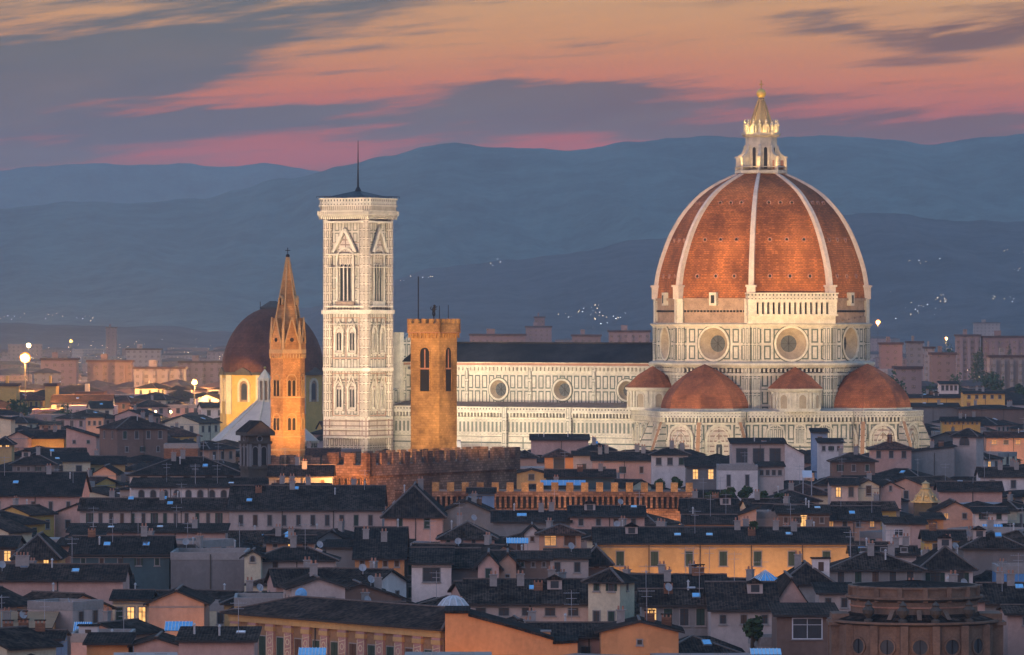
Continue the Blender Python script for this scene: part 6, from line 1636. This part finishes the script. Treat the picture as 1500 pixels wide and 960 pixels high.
# warm lamps added at random between the houses for orange spill
rl = random.Random(77); nl = 0
while nl < 64:
    yy = rl.uniform(600, 1330); xx = rl.uniform(-760, 760)/F*yy
    rec = (xx, yy, 0, 1.0, 1.0)
    if gfree(rec):
        gput(rec); nl += 1; lamp('street_and_fill_light', (xx, yy, rl.uniform(8, 13)), rl.uniform(350, 1100)*(yy/900)**2, (1, .48, .17), radius=.3)
FILL = []
for i, c in enumerate(SEEN[:NF]):
    r2 = random.Random(i*7+1); c['wall'] = r2.choice(WALLS); w, d, ze, rise, kind = c['w'], c['d'], c['ze'], c['rise'], c['kind']
    st = r2.choice((Dk, Dk, G, Br, Dk, Lt if r2.random() < .35 else Dk)); zc = ze-1.9
    nw = max(2, int(w/3.4)); nd = max(1, int(d/4)); ww, wh = (1.0, 1.5) if c['Y'] < 1150 else (1.2, 1.8)
    wins = rowwins('f', nw, w/2*.93, zc, ww, wh, [st if k == (i % nw) or st != Lt else Dk for k in range(nw)])
    if c['Y'] < 1000: wins += rowwins('f', nw, w/2*.93, zc-3.3, ww, wh, Dk if st == Lt else st)
    wins += rowwins('r' if c['rec'][2] < 0 else 'l', nd, d/2*.85, zc, ww, wh, Dk if st == Lt else st)
    ex = []; ft = []
    q = r2.random()
    if kind != 'flat' and q < .5: ex.append(('chimney', r2.uniform(-.6, .6)*w/2, r2.uniform(-.1, .3)*d/2)); ft.append('a chimney')
    elif q < .75 and c['Y'] < 1400: ex.append(('aerial', r2.uniform(-.5, .5)*w/2, 0)); ft.append('a tall aerial')
    elif kind in ('side', 'hip', 'shed'): ex.append(('skylight', r2.uniform(-.3, .3)*w/2, -d/4)); ft.append('a skylight')
    if c['Y'] < 900 and r2.random() < .3: ex.append(('satellite_dish', r2.uniform(-.5, .5)*w/2, -d*.2)); ft.append('a dish')
    if c['Y'] < 1300 and r2.random() < .35: ex.append(('vent_pipe', r2.uniform(-.5, .5)*w/2, d*.1))
    rm = r2.choice(('roof_dark', 'roof_dark', 'roof_brown', 'roof_dark', 'roof_red' if c['Y'] > 1000 else 'roof_brown'))
    lb = label_for(c, ' and '.join(ft[:2]))
    x_, y_, rz_ = c['rec'][:3]
    o = house(lb, x_, y_, math.degrees(rz_), w, d, ze, rise, kind, c['wall'], rm, wins, ex)
    o['px'] = (c['p0']+c['p1'])/2; FILL.append(o); LB.setdefault(lb, []).append(o)
for lb, os_ in LB.items():
    if len(os_) < 2: continue
    os_.sort(key=lambda o: o['px']); wd = ['leftmost', 'second', 'third', 'fourth', 'fifth', 'sixth', 'seventh']
    for j, o in enumerate(os_): o['label'] = (wd[j] if j < len(os_)-1 else 'rightmost')+' '+lb
for o in FILL: del o['px']
# everything smaller than that: one mass of roofs
def mass(name, items, walls, kind='stuff'):
    mb = MB()
    for k, (x_, y_, rz_, hw_, hd_, ze, rise, kd) in enumerate(items):
        mb.T = Matrix.Translation((x_, y_, 0)) @ Matrix.Rotation(rz_, 4, 'Z'); wl = walls[k % len(walls)]
        mb.box(-hw_, hw_, -hd_, hd_, 0, ze, wl, 'u')
        if kd != 'flat':
            m_ = min(hw_, hd_); W_, D_ = hw_+.7, hd_+.7; q = max(hw_-hd_, 0)
            A, B, C_, E = (-W_, -D_, ze-.2), (W_, -D_, ze-.2), (W_, D_, ze-.2), (-W_, D_, ze-.2); R0, R1 = (-q, 0, ze+rise), (q, 0, ze+rise)
            for f in ([A, B, R1, R0], [B, C_, R1], [C_, E, R0, R1], [E, A, R0]): mb.face(f, 'roof_far' if y_ > 2400 else 'roof_dark')
    o = mb.build(name); o['kind'] = kind; return o
mat('roof_far', (.11, .06, .045), .9, .4, .03)
def farwall(name, col, lw, lh, litp):
    m, n, b = newmat(name, .9, .2)
    uv = n.nodes.new('ShaderNodeUVMap'); u, v, _ = sep(n, X(n, uv.outputs[0]))
    fu = (u/lw).fr(); fv = (v/lh).fr(); win = fu.gt(.3)*fu.lt(.7)*fv.gt(.3)*fv.lt(.75)
    g = n.nodes.new('ShaderNodeNewGeometry'); nz = noise(n, X(n, g.outputs['Position']), .01, 3)
    c = mix(n, nz.step(.35, .65), tuple(x*.7 for x in col), tuple(min(1, x*1.2) for x in col)); c = mix(n, win*.5, c, (.03, .03, .035))
    wn = n.nodes.new('ShaderNodeTexWhiteNoise'); n.links.new(comb(n, (u/lw).fl()+nz*50, (v/lh).fl()).o, wn.inputs[0])
    lit = win*X(n, wn.outputs[0]).lt(litp)
    n.links.new(c.o, b.inputs['Base Color']); b.inputs['Emission Color'].default_value = (1, .6, .25, 1); n.links.new((lit*1.4).o, b.inputs['Emission Strength'])
farwall('far_pink_wall', (.32, .22, .19), 4, 3.3, .03); farwall('far_cream_wall', (.36, .29, .25), 4, 3.3, .03); farwall('far_brown_wall', (.32, .20, .17), 4, 3.3, .05)
farwall('near_wall', (.52, .38, .32), 3.2, 3.4, .015); farwall('near_grey_wall', (.36, .33, .33), 3.2, 3.4, .015)
print('SEEN', len(SEEN), 'NF', NF)
items = [(*c['rec'], c['ze'], c['rise'], c['kind']) for c in SEEN[NF:]+[c for c in CAND if c.get('vis', 0) <= 14]]
mass('crowded_rooftops', items, ['far_cream_wall', 'far_pink_wall', 'near_wall', 'near_grey_wall', 'far_pink_wall'])
far = []; Y = 2560.0
while Y < 8200:
    big = 1+(Y-2500)/1500
    X0 = 1080/F*Y; x = -X0
    while x < X0:
        w = rng.uniform(9, 26)*min(2.0, big); d = rng.uniform(10, 16)*big**.5
        h = rng.uniform(8, 18) if rng.random() < .95 else rng.uniform(20, 28)
        far.append((x+w/2, Y+rng.uniform(-20, 20), radians(rng.choice((-31, 5, 30, 12))+rng.uniform(-10, 10)), w/2, d/2, h, 2.2, 'hip' if rng.random() < .6 else 'flat'))
        x += w*1.1+rng.choice((3, 6, 14, 30))*big
    Y += 36*big
mass('distant_suburbs', far, ['far_pink_wall', 'far_cream_wall', 'far_brown_wall', 'far_pink_wall'])
# apartment blocks one can tell apart
def apartment(label, px0, px1, pt, Y, h, m, bays=0):
    k = Y/F; w = (px1-px0)*k; zt = CAMZ-(pt-HZ)*k; d = 14
    t = thing('apartment_block', label, 'apartment block', (at((px0+px1)/2, Y), Y, 0), 0, 'apartment blocks across the plain')
    b = MB(); b.box(-w/2, w/2, 0, d, 0, zt, m, 'ut'); b.build('wall', t)
    b = MB(); b.box(-w/2-.6, w/2+.6, -.6, d+.6, zt, zt+1.1, 'roof_far'); b.box(-w*.2, -w*.05, 3, 8, zt+1.1, zt+4, m); b.build('roof', t)
    for i in range(bays):
        c = MB(); x = -w/2+(i+.5)*w/bays; c.box(x-w/bays*.22, x+w/bays*.22, -2.2, 0, 0, zt-1, m); c.build('balcony_tower', t)
for a in (('long pink slab block with four pale stair towers, left of the lone orange lamp', 196, 270, 541, 2500, 0, 'far_cream_wall', 4), ('brown block behind the great orange lamp, wide and plain', 60, 112, 528, 2700, 0, 'far_brown_wall'), ('pink block with stepped outline left of the slab with four stair towers', 128, 192, 531, 2600, 0, 'far_pink_wall', 2),
  ('tall narrow tower block rising over the left plain', 155, 170, 481, 5200, 0, 'far_brown_wall'), ('small glowing yellow block directly right of the great orange lamp', 66, 82, 566, 2050, 0, 'yellow_wall'), ('yellow-lit low building at the left edge below the great orange lamp', 0, 24, 566, 2060, 0, 'yellow_wall'),
  ('low cream roofed hall with warm light along its foot, below the slab with stair towers', 112, 150, 578, 2060, 0, 'cream_wall'), ('rust-coloured block close left of the domed chapel', 262, 325, 532, 2800, 0, 'far_pink_wall', 3), ('long low lit hall on the left plain near its far edge', 185, 235, 513, 3600, 0, 'far_cream_wall'),
  ('dark domed block standing over the nave roof, tallest there', 770, 808, 480, 3900, 0, 'far_brown_wall'), ('square cap tower on top of the dark block over the nave', 783, 798, 466, 3930, 0, 'far_brown_wall'), ('long mauve block just above the nave roof, left half', 688, 770, 492, 3100, 0, 'far_brown_wall'), ('reddish block above the nave roof near its middle', 838, 880, 493, 3100, 0, 'far_pink_wall'),
  ('wide reddish block above the nave roof beside the drum', 892, 952, 487, 3000, 0, 'far_pink_wall', 3), ('small pink villa with three windows right of the drum', 1330, 1352, 503, 2900, 0, 'far_cream_wall'), ('tiny white villa right of the three-windowed pink villa', 1356, 1369, 511, 2850, 0, 'far_cream_wall'),
  ('large pink institutional block in the right distance', 1402, 1436, 493, 3000, 0, 'far_pink_wall', 3), ('grey-pink block right of the large institutional block', 1440, 1500, 495, 3000, 0, 'far_brown_wall', 2), ('long white building high on the right plain under the hills', 1427, 1465, 474, 5600, 0, 'far_cream_wall'), ('long cream arcade building at the right distance with lit arches', 1450, 1500, 524, 2350, 0, 'far_cream_wall', 4),
  ('mauve house mass between the drum and the three-windowed villa', 1290, 1322, 505, 2700, 0, 'far_brown_wall'), ('pink steep block above the right tribune dome', 1312, 1350, 541, 2150, 0, 'far_pink_wall'), ('big pink gabled hall in the right middle distance', 1365, 1400, 520, 2450, 0, 'far_pink_wall')): apartment(a[0], a[1], a[2], a[3], a[4], a[5], a[6], a[7] if len(a) > 7 else 0)

# trees of the plain
for i, (pxx, Y, pt, wpx, lab) in enumerate([(215, 2180, 583, 40, 'dark round tree below the slab with four stair towers'), (262, 2200, 580, 46, 'broad dark tree between the slab block and the lone orange lamp'), (300, 2150, 584, 34, 'dark tree left of the domed chapel'),
        (180, 2120, 588, 34, 'low dark tree left of the slab with four stair towers'), (1300, 2100, 545, 44, 'large dark tree right of the right tribune dome'), (1322, 1950, 556, 40, 'dark tree beside the pink steep block'), (1385, 2500, 505, 30, 'dark tree above the big pink gabled hall'), (1402, 2250, 545, 36, 'wide dark tree below the big pink gabled hall'),
        (1455, 2300, 540, 40, 'dark tree mass near the lit arcade building'), (1478, 2650, 504, 10, 'tall thin cypress at the right distance'), (1360, 2050, 562, 34, 'rounded tree left of the white loggia house'), (1492, 2100, 556, 34, 'dark tree at the right edge below the lit arcade'),
        (30, 1900, 585, 40, 'dark tree under the yellow-lit low building at left'), (95, 1880, 590, 34, 'dark tree under the small glowing yellow block'), (1432, 2700, 508, 26, 'bushy tree before the large institutional block')]):
    tree(lab, pxx, Y, pt, wpx, group='trees of the plain', n=420)

# lamps one sees
emis('lamp_orange', (1, .30, .01), 1.9); emis('lamp_white', (1, .8, .5), 5); emis('far_light', (1, .72, .42), 16); emis('far_light_white', (.85, .9, 1), 14)
def street_lamp(label, pxx, pyy, Y, r, m, p, col):
    z = CAMZ-(pyy-HZ)*Y/F
    t = thing('street_lamp', label, 'street lamp', (at(pxx, Y), Y, 0), 0, 'bright lamps over the plain')
    b = MB(); b.lathe(8, [(.25, 0), (.12, z-.3)], 'dark_iron'); b.box(-r-.2, r+.2, -.15, .15, z-.5, z-.3, 'dark_iron'); b.build('post', t)
    b = MB(); b.ball((0, 0, z), r, m, 12, 8); b.build('lamp_head', t)
    lamp('street_lamp_light', (at(pxx, Y), Y-r-1.5, z-.3*r), p, col, radius=.12)
street_lamp('great orange lamp on a tall post at left, brightest of all', 37, 524, 1950, 2.0, 'lamp_orange', 260000, (1, .42, .10))
street_lamp('white starry lamp just above the great orange lamp', 42, 506, 2900, 1.3, 'lamp_white', 50000, (1, .8, .5))
street_lamp('lone orange lamp left of the domed chapel', 285, 560, 2050, 1.1, 'lamp_orange', 160000, (1, .45, .12))
street_lamp('left of the two small yellow lamps under the lone orange lamp', 228, 603, 1750, .45, 'lamp_white', 5000, (1, .7, .3))
street_lamp('right of the two small yellow lamps under the lone orange lamp', 250, 603, 1740, .45, 'lamp_white', 5000, (1, .7, .3))
street_lamp('orange lamp peeping out right beside the cathedral drum', 1286, 472, 4200, 2.0, 'lamp_orange', 80000, (1, .42, .12))
street_lamp('small orange lamp right of the little white villa', 1386, 496, 3300, 1.0, 'lamp_orange', 40000, (1, .5, .15))
street_lamp('warm lamp on the left plain above the pink stepped block', 104, 500, 3600, 1.0, 'lamp_orange', 30000, (1, .5, .15))
for pxx, Y, p in ((60, 2300, 90000), (150, 2450, 60000), (240, 2380, 60000), (310, 2600, 60000), (40, 3000, 90000), (160, 3200, 90000), (1300, 2450, 50000), (1370, 2700, 70000), (1440, 2750, 70000), (1490, 2250, 50000), (720, 2900, 90000), (860, 2850, 110000), (920, 2800, 110000)):  # unseen fill lamps, added to warm the walls of the far city
    lamp('street_and_fill_light', (at(pxx, Y), Y-30, 24), p*(4.5 if pxx < 400 else .25), (1, .46, .13), radius=1)
# innumerable points of light on the plain and the lower slopes
def specks():
    r3 = random.Random(5); mb = MB()
    def sp(pxx, pyy, Y, r, m):
        mb.T = Matrix.Translation((at(pxx, Y), Y, CAMZ-(pyy-HZ)*Y/F)); s_ = .5*r*Y/F
        v = [(s_, 0, 0), (0, s_, 0), (-s_, 0, 0), (0, -s_, 0)]
        for i in range(4): mb.face([v[i], v[(i+1) % 4], (0, 0, s_)], m); mb.face([v[(i+1) % 4], v[i], (0, 0, -s_)], m)
    for _ in range(520):
        Y = r3.uniform(2200, 7500); pxx = r3.choice((r3.uniform(0, 470), r3.uniform(1285, 1500), r3.uniform(600, 950), r3.uniform(0, 330)))
        pyy = HZ+(CAMZ-r3.uniform(8, 24))*F/Y; sp(pxx, pyy, Y, r3.choice((.3, .4, .4, .7)), r3.choice(('far_light', 'far_light', 'far_light', 'far_light_white', 'far_light')) if r3.random() < .8 else 'far_light')
    for cx_, cy_, n_, sx, sy in ((22, 464, 9, 14, 3), (92, 464, 7, 14, 3), (128, 464, 6, 8, 3), (720, 388, 6, 9, 3), (612, 406, 5, 12, 2), (590, 411, 2, 3, 2), (875, 457, 18, 14, 6), (840, 462, 8, 16, 5), (905, 466, 6, 8, 3), (1380, 437, 9, 9, 4), (1355, 452, 8, 14, 5), (1340, 458, 6, 12, 5), (1490, 365, 5, 9, 3), (1487, 393, 3, 6, 2), (1465, 437, 8, 20, 3), (1350, 382, 5, 14, 3), (1385, 473, 9, 8, 3), (1440, 478, 8, 20, 3), (1215, 420, 3, 60, 10)):
        for _ in range(n_): sp(r3.gauss(cx_, sx), r3.gauss(cy_, sy), 6400 if cy_ > 430 else 6600, r3.uniform(.35, .8), r3.choice(('far_light_white', 'far_light')))
    o = mb.build('town_lights'); o['kind'] = 'stuff'
specks()
